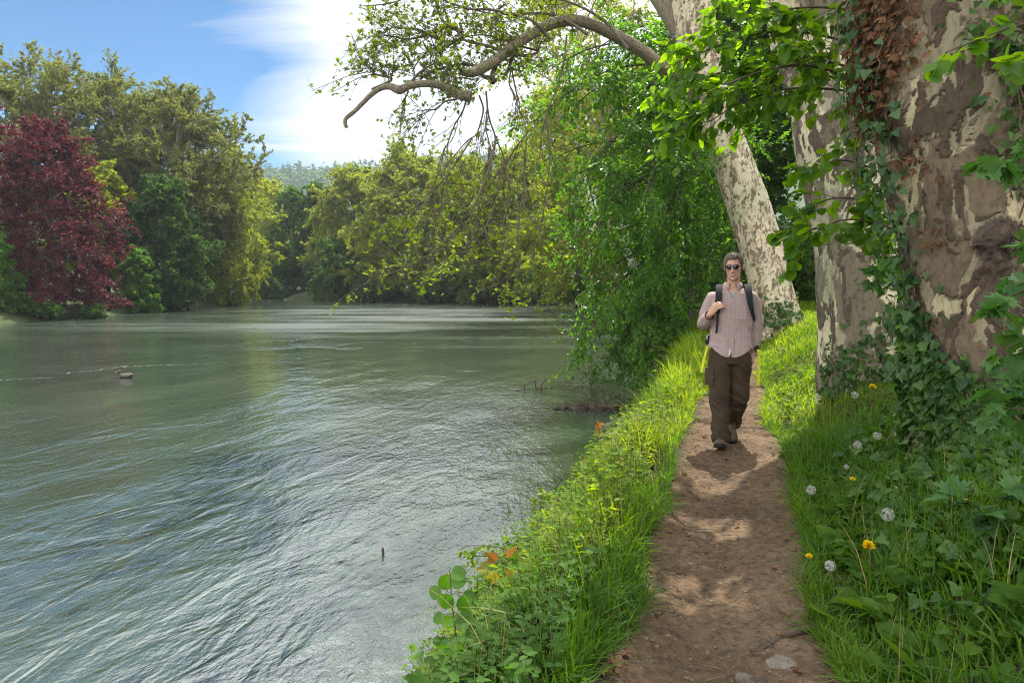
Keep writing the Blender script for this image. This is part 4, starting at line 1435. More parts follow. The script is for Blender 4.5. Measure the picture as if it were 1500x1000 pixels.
# ================================================================== LINDEN, MAPLE AND OTHER NEAR BRANCHES
L_LIND = leaf_mat('linden_leaves', [(.05, .125, .012), (.085, .18, .015), (.13, .235, .02)], .62, (2.6, 2.3, .25), rough=.42, spec=.45, scale=3)
L_MAPLE = leaf_mat('maple_leaves', [(.035, .10, .022), (.055, .135, .028), (.085, .17, .035)], .36, (1.8, 2.0, .5), rough=.45, spec=.4, scale=3)
SHOOT = simple_mat('young_shoot_bark', (.075, .06, .035), .8, .3, 10, .2, .002, 60)


def leafy_branches(root, lines, t, rng, n2c, n3c, len2, len3, nleaf, templ, size, mat, r0=.012, r1=.003, fwd=.6, upn=.7, droop=.25, up=.0, depth_jit=.5, grav=.1, keep=None, wood=SHOOT, part='leaves'):
    S_ = np.stack([spline(px_line(l, t), 20) for l in lines])
    S_[:, :, 1] += np.linspace(0, 1, 20)[None] * rng.uniform(-depth_jit, depth_jit, (len(lines), 1))
    B2 = grow(rng, S_, n2c, .12, 1, len2, .7, up, grav, 6, .12, .3)
    w_ = Geo()
    tubes(w_, S_, taper_r(len(S_), 20, r0, r1), 6)
    tubes(w_, B2, taper_r(len(B2), 6, r1, r1 * .4), 4)
    l_ = Geo()
    src = B2
    if n3c:
        B3 = grow(rng, B2, n3c, .15, 1, len3, .7, up, grav, 5, .12, .3)
        tubes(w_, B3, taper_r(len(B3), 5, r1 * .5, r1 * .25), 3)
        foliage(l_, rng, B3, nleaf, templ, size, .1, fwd, upn, droop, .01, keep)
        foliage(l_, rng, B2, max(2, nleaf // 2), templ, size, .3, fwd, upn, droop, .01, keep)
    else:
        foliage(l_, rng, B2, nleaf, templ, size, .1, fwd, upn, droop, .01, keep)
    w_.build('branches', wood, root, smooth=True)
    l_.build(part, mat, root)


rng = np.random.default_rng(90)
lx, ly_ = at(1330, 560, 5.6)[:2]
linden = empty('linden_tree', (lx, ly_, float(gz(lx, ly_))), 'young linden with bright sunlit leaves reaching left from between the plane trunks', 'linden')
stem = spline(np.array([(lx, ly_, gz(lx, ly_) - .1), (lx + .02, ly_ + .1, 2.0), (lx - .05, ly_, 3.4), (lx - .15, ly_ - .1, 5.2)]), 30)
g = Geo()
tubes(g, stem[None], (.055 * np.linspace(1, .3, 30))[None], 10)
g.build('trunk', bark_grey, linden, smooth=True)
leafy_branches(linden, [
    [(1322, 150), (1250, 120), (1180, 100), (1110, 110), (1040, 138), (985, 165)],
    [(1320, 90), (1250, 60), (1170, 40), (1100, 45), (1040, 65), (1000, 80)],
    [(1322, 60), (1260, 20), (1190, 10), (1120, 20), (1060, 40)],
    [(1322, 170), (1260, 140), (1200, 132), (1140, 135), (1080, 155), (1030, 185)],
    [(1320, 120), (1250, 95), (1170, 75), (1090, 90), (1030, 105)]],
    5.3, rng, 15, 4, .44, .25, 5, LEAF_HEART, .080, L_LIND, .012, .0035, .5, .75, .35, 0, .6, .12)

lx, ly_ = at(1345, 560, 5.9)[:2]
hz_ = empty('beech_sapling', (lx, ly_, float(gz(lx, ly_))), 'leafy sapling with oval leaves filling the gap between middle and near plane trunks', 'sapling')
g = Geo()
tubes(g, spline(np.array([(lx, ly_, gz(lx, ly_) - .1), (lx - .03, ly_, 1.6), (lx - .1, ly_ - .05, 2.9)]), 20)[None], (.03 * np.linspace(1, .4, 20))[None], 8)
g.build('trunk', bark_grey, hz_, smooth=True)
leafy_branches(hz_, [
    [(1340, 300), (1300, 260), (1262, 240), (1225, 235), (1200, 250)],
    [(1340, 340), (1300, 310), (1260, 290), (1222, 290), (1190, 310), (1160, 330)],
    [(1340, 350), (1290, 330), (1240, 322), (1200, 335), (1165, 365)],
    [(1345, 400), (1320, 360), (1300, 330), (1280, 300)],
    [(1345, 450), (1330, 410), (1312, 380), (1300, 360)]],
    5.4, rng, 8, 2, .24, .17, 4, LEAF_ROUND, .095, L_LIND, .010, .003, .5, .7, .4, 0, .3, .12)

lx, ly_ = at(1330, 640, 5.2)[:2]
mp_ = empty('maple_sapling', (lx, ly_, float(gz(lx, ly_))), 'small maple seedling with pale green leaves left of the near plane trunk', 'maple sapling')
leafy_branches(mp_, [
    [(1335, 620), (1330, 520), (1310, 440), (1270, 405), (1250, 400)], [(1335, 620), (1325, 500), (1318, 430), (1300, 410)]],
    5.0, rng, 6, 0, .22, .1, 4, LEAF_MAPLE, .105, L_MAPLE, .008, .003, .4, .6, .5)
lx, ly_ = at(1640, 560, 3.3)[:2]
mpr = empty('maple_tree', (lx, ly_, float(gz(lx, ly_))), 'maple with large lobed leaves reaching in from the right edge', 'maple')
g = Geo()
tubes(g, spline(np.array([(lx, ly_, gz(lx, ly_) - .1), (lx, ly_, 1.6), (lx - .05, ly_, 3.2), (lx, ly_, 4.5)]), 20)[None], (.06 * np.linspace(1, .4, 20))[None], 8)
g.build('trunk', bark_grey, mpr, smooth=True)
leafy_branches(mpr, [
    [(1640, 400), (1570, 360), (1520, 355), (1490, 370)],
    [(1640, 430), (1560, 410), (1500, 420), (1450, 440), (1425, 450)],
    [(1640, 480), (1560, 470), (1500, 490), (1450, 510)],
    [(1640, 540), (1560, 540), (1500, 560), (1440, 560)],
    [(1640, 600), (1570, 590), (1520, 600), (1480, 600)],
    [(1640, 330), (1560, 250), (1510, 230), (1490, 240)]],
    3.1, rng, 6, 0, .20, .1, 4, LEAF_MAPLE, .092, L_MAPLE, .008, .0025, .4, .6, .45, 0, .15)
leafy_branches(mpr, [
    [(1640, 90), (1560, 40), (1500, 35), (1440, 55), (1390, 75)],
    [(1640, 60), (1560, 10), (1500, -5), (1450, 10)],
    [(1640, 160), (1560, 110), (1510, 95), (1470, 100)]],
    3.1, rng, 6, 0, .14, .1, 5, LEAF_ROUND, .075, L_LIND, .008, .0025, .5, .6, .4, 0, .15, part='oval_leaves')
lx, ly_ = at(1440, 790, 3.0)[:2]
mp2 = empty('maple_sapling', (lx, ly_, float(gz(lx, ly_))), 'pale maple seedling standing in the ivy before the near plane trunk', 'maple sapling')
leafy_branches(mp2, [
    [(1450, 800), (1445, 760), (1420, 735), (1395, 728)], [(1450, 800), (1455, 750), (1470, 725), (1490, 715)], [(1450, 800), (1440, 770), (1425, 750)]],
    3.0, rng, 4, 0, .09, .1, 3, LEAF_MAPLE, .085, L_MAPLE, .005, .002, .3, .8, .3, 0, .1)

# ================================================================== GRASS AND GROUND PLANTS
L_GRASS = leaf_mat('sun_tone_grass', [(.07, .15, .012), (.12, .205, .016), (.19, .25, .022)], .54, (2.5, 2.2, .25), rough=.5, spec=.35, scale=1.2)  # lit copy of the verge grass, sunlight put into its colour
L_GRASSD = leaf_mat('shade_tone_grass', [(.042, .102, .011), (.070, .145, .014), (.115, .19, .018)], .46, (1.9, 2.0, .4), rough=.55, spec=.2, scale=1.2)  # darker copy of the same grass, crown shade put into its colour
L_WEED = leaf_mat('bank_weeds', [(.055, .135, .014), (.105, .195, .018), (.20, .25, .022)], .5, (2.5, 2.2, .3), rough=.6, spec=.15, scale=1.6)  # lit copy of the weeds, sun painted into the leaf tones
L_WEEDD = leaf_mat('shade_tone_weeds', [(.034, .088, .011), (.060, .130, .014), (.105, .175, .018)], .42, (1.9, 2.0, .4), rough=.6, spec=.15, scale=1.6)  # shaded copy of the same weeds, shade painted into the leaf tones
L_STRAW = leaf_mat('dry_stalks', [(.22, .16, .08), (.33, .25, .13)], .3, (1.5, 1.3, .7), rough=.7)


def blades(geo, rng, x, y, length, width, lean=.55, zoff=-.02, wind=(0, 0)):
    n = len(x)
    z = gz(x, y) + zoff
    az = rng.uniform(0, 2 * PI, n)
    ln = np.clip(rng.normal(lean, .3, n), .05, 1.3)
    D = np.stack([np.cos(az) * ln + wind[0], np.sin(az) * ln + wind[1], 0 * az], -1)
    S = unit(np.stack([-np.sin(az), np.cos(az), 0 * az], -1) + rng.normal(size=(n, 3)) * .4)
    L = length * rng.uniform(.45, 1.2, n)
    s = np.array([0, .3, .62, .85, 1.0])
    wd = np.array([.8, 1.0, .75, .42, 0.02])
    B = np.stack([x, y, z], -1)[:, None] + L[:, None, None] * (s[None, :, None] * np.array([0, 0, 1.]) + (s ** 2.1)[None, :, None] * D[:, None] - np.array([0, 0, 1.]) * (s ** 3)[None, :, None] * (.42 * ln[:, None, None] ** 1.4))
    W = (wd[None, :, None] * S[:, None]) * (np.broadcast_to(width, (n,)) * rng.uniform(.6, 1.3, n))[:, None, None]
    V = np.stack([B - W, B + W], 2).reshape(n, 10, 3)
    f = np.array([[0, 1, 3, 2], [2, 3, 5, 4], [4, 5, 7, 6], [6, 7, 9, 8]])
    F = (f[None] + (np.arange(n) * 10)[:, None, None]).reshape(-1, 4)
    tt = np.clip(rng.uniform(.1, .9, n) + .55 * n2(x, y, .75, 3, 91), 0, 1)
    geo.add(V.reshape(-1, 3), F, np.repeat(tt, 10))


def strip_pts(rng, n, u0, u1, y0, y1, pw=1.6, clump=.5, cs=1.5, seed=3):
    y = y0 + (y1 - y0) * rng.uniform(0, 1, n) ** pw
    u = rng.uniform(u0, u1, n)
    x = Xc(y) + u / .95
    if clump:
        k = rng.uniform(-.6, .9, n) < n2(x, y, cs, 2, seed) + (1 - clump)
        x, y, u = x[k], y[k], u[k]
    return x, y, u


def shade_tone_mask(x, y):
    """true where the near crowns keep the verge in shade (darker leaf colours paint that shade in)"""
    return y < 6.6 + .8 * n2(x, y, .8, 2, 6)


rng = np.random.default_rng(11)
g1, g2 = Geo(), Geo()
# left verge: tall grass along the path edge
x, y, u = strip_pts(rng, 30000, -1.25, -.44, 1.6, 24, 1.7, .55, 1.3, 3)
k = rng.uniform(0, 1, len(x)) < sm(-1.3, -.75, u) * (.22 + .78 * sm(5.2, 7.5, y)) * (.25 + 1.0 * sm(-.3, .35, n2(x, y, 1.6, 3, 51))) + .03
x, y, u = x[k], y[k], u[k]
hgt = (.30 + .16 * n2(x, y, .9, 2, 14)) * (.6 + .4 * sm(-.42, -.62, u)) * (.85 + .45 * sm(5, 7.5, y) - .2 * sm(12, 18, y))
blades(g1, rng, x, y, hgt, .0042 + .0003 * y, .45, wind=(-.15, 0))
# right verge and slope
x, y, u = strip_pts(rng, 88000, .44, 3.6, 1.1, 20, 2.0, .5, 1.2, 7)
k = (rng.uniform(0, 1, len(x)) < 1.0 - .6 * sm(1.5, 2.6, u) * (y < 6))
x, y, u = x[k], y[k], u[k]
hgt = (.24 + .13 * n2(x, y, .9, 2, 24)) * (.45 + .55 * sm(.42, .85, u)) * (.95 + .35 * sm(2.4, 1.4, y))
sh = shade_tone_mask(x, y)
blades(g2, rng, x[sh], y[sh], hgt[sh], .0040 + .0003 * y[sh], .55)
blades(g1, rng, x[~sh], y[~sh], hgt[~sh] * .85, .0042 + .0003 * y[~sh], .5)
# tufts at the bottom of the view, left
x, y, u = strip_pts(rng, 7000, -1.1, -.46, 1.6, 4.6, 1., .6, 2.2, 33)
blades(g2, rng, x, y, .30, .0042, .5)
for s_, n_ in ((-1, 5200), (1, 6500)):
    y = 1.5 + 14 * rng.uniform(0, 1, n_) ** 1.7
    ed = .40 + .09 * n2(y, y * 0, 1.3, 3, 60 + s_) + np.abs(rng.normal(size=n_)) * .07
    x = Xc(y) + s_ * ed / .95
    sh = shade_tone_mask(x, y)
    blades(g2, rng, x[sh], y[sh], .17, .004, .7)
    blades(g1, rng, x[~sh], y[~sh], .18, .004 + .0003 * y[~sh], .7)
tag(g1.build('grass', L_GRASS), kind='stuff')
tag(g2.build('grass_in_shade_tone', L_GRASSD), kind='stuff')
gs = Geo()
x, y, u = strip_pts(rng, 420, -1.3, -.5, 2.2, 12, 1.4, 0)
blades(gs, rng, x, y, .5, .0022, .4)
x, y, u = strip_pts(rng, 260, .6, 2.2, 2, 8, 1.4, 0)
blades(gs, rng, x, y, .38, .002, .4)
tag(gs.build('dry_grass', L_STRAW), kind='stuff')


def weeds(geo, stems, rng, x, y, h, templ, lsize, npair=4, lean=.4, tint=None):
    n = len(x)
    z = gz(x, y) - .01
    az = rng.uniform(0, 2 * PI, n)
    ln = rng.uniform(0, lean, n)
    H = h * rng.uniform(.5, 1.25, n)
    s = np.linspace(0, 1, 5)
    P_ = np.stack([x, y, z], -1)[:, None] + H[:, None, None] * (s[None, :, None] * np.array([0, 0, 1.]) + (s ** 1.6)[None, :, None] * np.stack([np.cos(az) * ln, np.sin(az) * ln, 0 * az], -1)[:, None])
    tubes(stems, P_, taper_r(n, 5, .0022, .001), 3)
    m = npair * 2
    t = np.linspace(.25, 1.0, npair).repeat(2)
    f = t * 3.999
    i = f.astype(int)
    B = P_[:, i] + (P_[:, i + 1] - P_[:, i]) * (f - i)[None, :, None]
    a2 = rng.uniform(0, 2 * PI, (n, 1)) + np.arange(m)[None] * PI + (np.arange(m) // 2)[None] * 1.9 + rng.normal(size=(n, m)) * .3
    Y = np.stack([np.cos(a2), np.sin(a2), rng.uniform(-.35, .45, (n, m))], -1)
    N_ = np.array([0, 0, 1.]) + rng.normal(size=(n, m, 3)) * .35
    sz = np.broadcast_to(lsize, (n,))[:, None] * rng.uniform(.6, 1.2, (n, m)) * (1.1 - .35 * t)[None]
    tt = np.clip(rng.uniform(0, .7, (n, 1)) + rng.uniform(0, .3, (n, m)) + .5 * n2(x, y, .8, 3, 91)[:, None], 0, 1) if tint is None else np.full((n, m), tint)
    leaves(geo, templ, B.reshape(-1, 3), Y.reshape(-1, 3), N_.reshape(-1, 3), sz.ravel(), tt.ravel())


wl, wd_, ws = Geo(), Geo(), Geo()
x, y, u = strip_pts(rng, 11000, -1.95, -.58, 1.8, 20, 2.1, .5, 1.1, 41)
k = u > -1.55 - .40 * sm(2.5, 6.5, y) - .1 * rng.uniform(0, 1, len(u))
x, y, u = x[k], y[k], u[k]
for T_, a, b, h_, s_ in ((LEAF_OVAL, 0, .5, .30, .050), (LEAF_HEART, .5, .72, .25, .045), (LEAF_MAPLE, .72, .78, .30, .06), (LEAF_IVY, .78, 1.0, .14, .045)):
    k = slice(int(a * len(x)), int(b * len(x)))
    o = rng.permutation(len(x)) if a == 0 else o
    i = o[k]
    sh = y[i] < 3.4 + .8 * n2(x[i], y[i], .9, 2, 6)  # nearest bank weeds take the copy with shade in its colour
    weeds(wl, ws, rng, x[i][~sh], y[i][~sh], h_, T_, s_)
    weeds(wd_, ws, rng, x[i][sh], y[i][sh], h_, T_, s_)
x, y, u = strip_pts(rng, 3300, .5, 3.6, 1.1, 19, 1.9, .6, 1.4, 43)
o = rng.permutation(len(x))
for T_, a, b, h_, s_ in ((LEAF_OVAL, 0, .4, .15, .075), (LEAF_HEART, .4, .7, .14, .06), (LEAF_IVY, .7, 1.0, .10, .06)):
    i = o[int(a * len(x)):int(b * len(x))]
    sh = shade_tone_mask(x[i], y[i])
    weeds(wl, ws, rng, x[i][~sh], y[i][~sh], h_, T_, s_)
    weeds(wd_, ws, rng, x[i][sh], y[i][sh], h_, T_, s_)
# ivy creeping over the ground round the near trunk
n = 2600
gx = rng.normal(2.55, .55, n)
gy = rng.normal(3.75, .65, n)
k = (ulat(gx, gy) > .75) & (ulat(gx, gy) < 3)
gx, gy = gx[k], gy[k]
n = len(gx)
gi = Geo()
leaves(gi, LEAF_IVY, np.stack([gx, gy, gz(gx, gy) + rng.uniform(.02, .16, n)], -1), rvec(rng, n) * np.array([1, 1, .4]) + np.array([-.2, -.4, -.3]), np.array([-.25, -.5, .8]) + rng.normal(size=(n, 3)) * .35, .058 * rng.uniform(.5, 1.2, n), rng.uniform(0, 1, n))
tag(gi.build('ground_ivy', L_IVY), kind='stuff')
# broad basal rosettes
x, y, u = strip_pts(rng, 240, .5, 2.4, 1.5, 6, 1.2, 0)
for T_ in (LEAF_OVAL,):
    n = len(x)
    m = 6
    a2 = rng.uniform(0, 2 * PI, (n, 1)) + np.arange(m)[None] * 1.05
    Y = np.stack([np.cos(a2), np.sin(a2), rng.uniform(.3, .9, (n, m))], -1)
    B = np.repeat(np.stack([x, y, gz(x, y)], -1)[:, None], m, 1)
    leaves(wd_, T_, B.reshape(-1, 3), Y.reshape(-1, 3), np.array([0, 0, 1.]) + rng.normal(size=(n * m, 3)) * .3, rng.uniform(.10, .2, n * m), rng.uniform(.3, 1, n * m))
tag(wl.build('undergrowth_in_sun_tone', L_WEED), kind='stuff')
tag(wd_.build('undergrowth_in_shade_tone', L_WEEDD), kind='stuff')
tag(ws.build('undergrowth_stems', SHOOT), kind='stuff')

# -------- litter, twigs and pebbles on the path
lit = Geo()
x, y, u = strip_pts(rng, 2200, -1.7, 1.3, 1.6, 12, 1.5, 0)
z = np.where(np.abs(u) < .5, gz(x, y) + .028, gz(x, y) + .01)
k = rng.uniform(0, 1, len(x)) < np.where(np.abs(u) < .34, .16, 1.)
x, y, z = x[k], y[k], z[k]
leaves(lit, LEAF_CLUMP, np.stack([x, y, z], -1), rvec(rng, len(x)) * np.array([1, 1, .25]), np.array([0, 0, 1.]) + rng.normal(size=(len(x), 3)) * .3, rng.uniform(.02, .06, len(x)), rng.uniform(0, 1, len(x)))
tag(lit.build('leaf_litter', L_DRY), kind='stuff')
pebm = simple_mat('path_stone', (.14, .11, .08), .85, .35, 25, .25, .004, 80)
peb = Geo()
n = 6500
x, y, u = strip_pts(rng, n, -.52, .58, 1.7, 11, 1.5, 0)
n = len(x)
ico = np.array([(0, 0, 1), (.9, 0, .35), (.28, .85, .35), (-.72, .53, .35), (-.72, -.53, .35), (.28, -.85, .35), (.72, .53, -.4), (-.28, .85, -.4), (-.9, 0, -.4), (-.28, -.85, -.4), (.72, -.53, -.4)])
icf = np.array([[0, 1, 2], [0, 2, 3], [0, 3, 4], [0, 4, 5], [0, 5, 1], [1, 6, 2], [2, 7, 3], [3, 8, 4], [4, 9, 5], [5, 10, 1], [6, 7, 2], [7, 8, 3], [8, 9, 4], [9, 10, 5], [10, 6, 1]])
sz = .003 + .009 * rng.uniform(0, 1, n) ** 4
sq = rng.uniform(.6, 1.4, (n, 1, 3)) * np.array([1, 1, .6])
pz = gz(x, y) + .018 + .018 * n2(x, y, 2.3, 3, 12) + .011 * n2(x, y, 13, 3, 13)
V = np.stack([x, y, pz], -1)[:, None] + sz[:, None, None] * (ico[None] * sq + rng.normal(size=(n, 11, 3)) * .1)
peb.add(V.reshape(-1, 3), (icf[None] + (np.arange(n) * 11)[:, None, None]).reshape(-1, 3), np.repeat(rng.uniform(0, 1, n), 11))
tag(peb.build('gravel', pebm), kind='stuff')
tws = Geo()
x, y, u = strip_pts(rng, 620, -.6, .62, 1.7, 10, 1.4, 0)
n = len(x)
az = rng.uniform(0, 2 * PI, n)
L = rng.uniform(.03, .16, n)
s = np.linspace(-.5, .5, 5)
P_ = np.stack([x, y, gz(x, y) + .03], -1)[:, None] + (s[None, :] * L[:, None])[..., None] * np.stack([np.cos(az), np.sin(az), 0 * az], -1)[:, None] + rng.normal(size=(n, 5, 3)) * np.array([.006, .006, .002])
tubes(tws, P_, taper_r(n, 5, .0028, .0016), 4)
tag(tws.build('fallen_twigs', simple_mat('dead_twig', (.12, .085, .055), .9, .4, 20)), kind='stuff')

# -------- dandelions
M_STEM = leaf_mat('flower_stalk', [(.10, .15, .04), (.16, .17, .06)], .2)
M_CLOCK, nt, out = newmat('dandelion_fluff')
b = nd(nt, 'BsdfDiffuse', Color=(.52, .51, .47, 1))
t_ = nd(nt, 'BsdfTranslucent', Color=(.80, .79, .74, 1))
mx = nd(nt, 'MixShader', Fac=.4)
lk(nt, b, 0, mx, 1)
lk(nt, t_, 0, mx, 2)
lk(nt, mx, 0, out, 'Surface')
M_CORE = simple_mat('seed_core', (.19, .14, .09), .9)
M_PETAL = leaf_mat('dandelion_petals', [(.70, .50, .008), (.80, .62, .012)], .25, (1.2, 1.0, .3))


def stalk(head, base, rng):
    return spline(np.array([base, base + (head - base) * .5 + rng.normal(size=3) * np.array([.02, .02, 0]), head]), 10)


def ball(c, r, nu=10, nv=7):
    th = np.linspace(0, PI, nv)
    ph = np.arange(nu) * 2 * PI / nu
    V = np.stack([np.sin(th)[:, None] * np.cos(ph), np.sin(th)[:, None] * np.sin(ph), np.cos(th)[:, None] + 0 * ph], -1) * r + c
    idx = np.arange(nu * nv).reshape(nv, nu)
    F = np.stack([idx[:-1], idx[1:], np.roll(idx, -1, 1)[1:], np.roll(idx, -1, 1)[:-1]], -1).reshape(-1, 4)
    return V.reshape(-1, 3), F


def ground_hit(px, py, extra=0.0):
    """distance at which the view ray meets the ground raised by extra"""
    for t in np.arange(1.5, 30, .02):
        p = at(px, py, t)
        if p[2] < gz(p[0], p[1]) + extra:
            return t
    return 30


CL = [(1300, 753, 11, 'large white dandelion clock facing the path beside the ivy, biggest of all'),
      (1216, 828, 9, 'white dandelion clock on a curved stalk lowest on the right verge'),
      (1188, 717, 8, 'white dandelion clock nearest the path edge on the right verge'),
      (1285, 638, 7, 'white dandelion clock just above the big one, near the ivy'),
      (1256, 651, 7, 'white dandelion clock amid grass left of its pale twin by the ivy'),
      (1252, 578, 6, 'small dandelion clock in front of the middle plane trunk foot'),
      (1274, 525, 6, 'small dandelion clock highest up, against the ivy of the middle plane'),
      (1240, 683, 4, 'half closed dandelion clock in the middle of the right verge')]
for k, (px, py, pr, lab) in enumerate(CL):
    rg = np.random.default_rng(500 + k)
    t = ground_hit(px, py, .24)
    head = at(px, py, t)
    r = pr * t / 1000 * .9
    base = np.array([head[0] + rg.uniform(-.03, .04), head[1] + .02, 0])
    base[2] = gz(base[0], base[1]) - .01
    root = empty('dandelion', base, lab, 'dandelion', 'dandelion clocks in the right verge')
    g = Geo()
    tubes(g, stalk(head, base, rg)[None], np.full((1, 10), .0022), 5)
    g.build('stem', M_STEM, root)
    g = Geo()
    g.add(*ball(head, r * .22))
    g.build('seed_core', M_CORE, root, smooth=True)
    g = Geo()
    n = 90
    d = rvec(rg, n)
    tubes(g, np.stack([head + d * r * .2, head + d * r * .85], 1), np.full((n, 2), .0003), 3)
    m = 7
    e1 = unit(np.cross(d, rvec(rg, n)))
    e2 = np.cross(d, e1)
    for q in range(m):
        a = q * 2 * PI / m
        dd = e1 * math.cos(a) + e2 * math.sin(a)
        tip = head + d * r * .98 + dd * r * .26
        side = np.cross(d, dd) * r * .022
        c0 = head + d * r * .84
        V = np.stack([c0 - side, c0 + side, tip], 1)
        g.add(V.reshape(-1, 3), np.arange(n * 3).reshape(n, 3))
    g.build('seed_head', M_CLOCK, root)
FLW = [(1272, 800, 9, 'yellow dandelion flower left of the big white clock'), (1185, 815, 5, 'small yellow dandelion flower at the path edge'),
       (1278, 567, 5, 'yellow flower in front of the middle plane ivy'), (1413, 736, 6, 'yellow flower by the pale maple seedling'), (1249, 702, 4, 'tiny yellow flower amid tall grass of the right verge')]
for k, (px, py, pr, lab) in enumerate(FLW):
    rg = np.random.default_rng(540 + k)
    t = ground_hit(px, py, .2)
    head = at(px, py, t)
    r = pr * t / 1000 * 1.1
    base = np.array([head[0] + .02, head[1] + .02, 0])
    base[2] = gz(base[0], base[1]) - .01
    root = empty('dandelion_flower', base, lab, 'flower', 'yellow dandelion flowers in the right verge')
    g = Geo()
    tubes(g, stalk(head, base, rg)[None], np.full((1, 10), .002), 5)
    g.build('stem', M_STEM, root)
    g = Geo()
    n = 70
    a = rg.uniform(0, 2 * PI, n)
    el = rg.uniform(.1, 1.3, n)
    Y = np.stack([np.cos(a) * np.cos(el), np.sin(a) * np.cos(el) - .2, np.sin(el)], -1)
    leaves(g, LEAF_FAR, np.repeat(head[None], n, 0), Y, rvec(rg, n), r * rg.uniform(.8, 1.1, n), rg.uniform(0, 1, n))
    g.build('petals', M_PETAL, root)

# -------- seedlings on the left bank
rng = np.random.default_rng(23)
L_ORANGE = leaf_mat('bronze_maple_leaves', [(.26, .10, .025), (.30, .14, .03), (.30, .19, .03)], .36, (1.7, 1.4, .5), rough=.45, scale=6)
L_GOLD = leaf_mat('golden_maple_leaves', [(.16, .17, .015), (.22, .19, .018), (.13, .17, .018)], .45, (1.8, 1.7, .3), rough=.45, scale=6)
L_RND = leaf_mat('round_hazel_leaves', [(.05, .125, .012), (.07, .16, .016)], .42, (1.8, 2.0, .3), rough=.4, scale=6)


def seedling(name, label, cat, base_px, t, stems, groups, r0=.004):
    b = at(*base_px, t)
    b[2] = min(b[2], float(gz(b[0], b[1])))
    root = empty(name, b, label, cat)
    w_ = Geo()
    for s_ in stems:
        L_ = spline(np.concatenate([[b], px_line(s_, t)]), 16)
        tubes(w_, L_[None], (r0 * np.linspace(1, .4, 16))[None], 6)
    for (part, mat, T_, items) in groups:
        g_ = Geo()
        for (px, py, spx, ang, tilt) in items:
            p = at(px, py, t + rng.uniform(-.12, .12))
            a = rad(ang)
            Y = np.array([math.sin(a), -.35 * tilt, math.cos(a) - .2 * abs(tilt)])
            N_ = np.array([rng.uniform(-.3, .3), -1.0 + .5 * tilt, .8])
            s_ = spx * t / 1000 * (.68 if T_ is LEAF_MAPLE else 1.0)
            leaves(g_, T_, p - unit(Y) * s_ * .5, Y, N_, s_, rng.uniform(0, 1))
            q = p - unit(Y) * s_ * .5
            st_ = np.array([px_line(s2, t)[np.argmin(np.linalg.norm(px_line(s2, t) - q, axis=1))] for s2 in stems])
            sx = st_[np.argmin(np.linalg.norm(st_ - q, axis=1))]
            tubes(w_, np.stack([sx, (sx + q) / 2 + np.array([0, 0, .01]), q])[None], np.full((1, 3), .0013), 4)
        g_.build(part, mat, root)
    w_.build('stem', SHOOT, root, smooth=True)
    return root


seedling('hazel_seedling', 'upright seedling with round green leaves at the water edge bottom', 'seedling', (680, 1010), 3.2,
         [[(672, 960), (668, 930), (664, 900), (661, 870), (660, 845), (658, 835)]],
         [('leaves', L_RND, LEAF_ROUND, [(654, 853, 25, 170, .2), (672, 840, 22, 110, .6), (672, 852, 20, 80, .5), (637, 868, 20, 215, .8), (653, 881, 24, 185, .1), (681, 884, 24, 150, .2), (687, 872, 18, 100, .9), (642, 905, 18, 250, .9),
                                             (656, 911, 23, 175, .1), (677, 908, 22, 100, .5), (648, 942, 20, 190, .4), (640, 938, 14, 250, .8), (662, 938, 12, 90, .9), (657, 975, 20, 200, .4), (667, 966, 14, 60, .5), (690, 925, 16, 90, .7), (628, 970, 18, 270, .5), (612, 990, 18, 250, .5), (640, 985, 16, 120, .7)])])
seedling('maple_seedling', 'maple seedling with orange bronze top leaves over yellow green ones near the bottom', 'seedling', (760, 935), 4.0,
         [[(752, 890), (742, 855), (738, 835), (735, 822)], [(752, 890), (760, 860), (770, 840)]],
         [('bronze_leaves', L_ORANGE, LEAF_MAPLE, [(720, 816, 22, -35, .3), (750, 810, 24, 25, .3)]),
          ('golden_leaves', L_GOLD, LEAF_MAPLE, [(706, 832, 22, -85, .3), (722, 846, 24, -165, .5), (762, 826, 24, 70, .1), (788, 822, 22, 85, .2), (746, 840, 18, 150, .6), (776, 842, 18, 125, .5)])])
seedling('maple_seedling', 'dark green maple seedling drooping below the bronze leaved one', 'seedling', (745, 990), 3.5,
         [[(735, 930), (722, 905), (712, 895)]],
         [('leaves', L_MAPLE, LEAF_MAPLE, [(702, 918, 34, 230, .5), (722, 930, 38, 185, .5), (735, 912, 34, 130, .5), (712, 950, 34, 200, .3), (698, 962, 34, 190, .3), (716, 898, 28, 300, .6), (745, 898, 30, 80, .6), (700, 978, 26, 210, .3)])])
seedling('maple_seedling', 'sunlit maple seedling with one orange leaf standing out over the water', 'seedling', (925, 720), 7.2,
         [[(915, 680), (895, 650), (880, 635), (876, 628)], [(925, 690), (930, 660), (940, 650)]],
         [('bronze_leaves', L_ORANGE, LEAF_MAPLE, [(877, 622, 15, -10, .5), (908, 636, 11, 60, .4)]),
          ('golden_leaves', L_GOLD, LEAF_MAPLE, [(876, 634, 17, -100, .4), (895, 632, 16, 60, .4), (870, 665, 15, -90, .5), (858, 672, 14, -100, .4), (905, 645, 18, 100, .5), (920, 640, 16, 80, .4), (885, 652, 16, -120, .5), (900, 660, 16, 170, .6), (935, 655, 16, 90, .5), (890, 672, 15, 200, .5), (912, 668, 15, 150, .5)])])
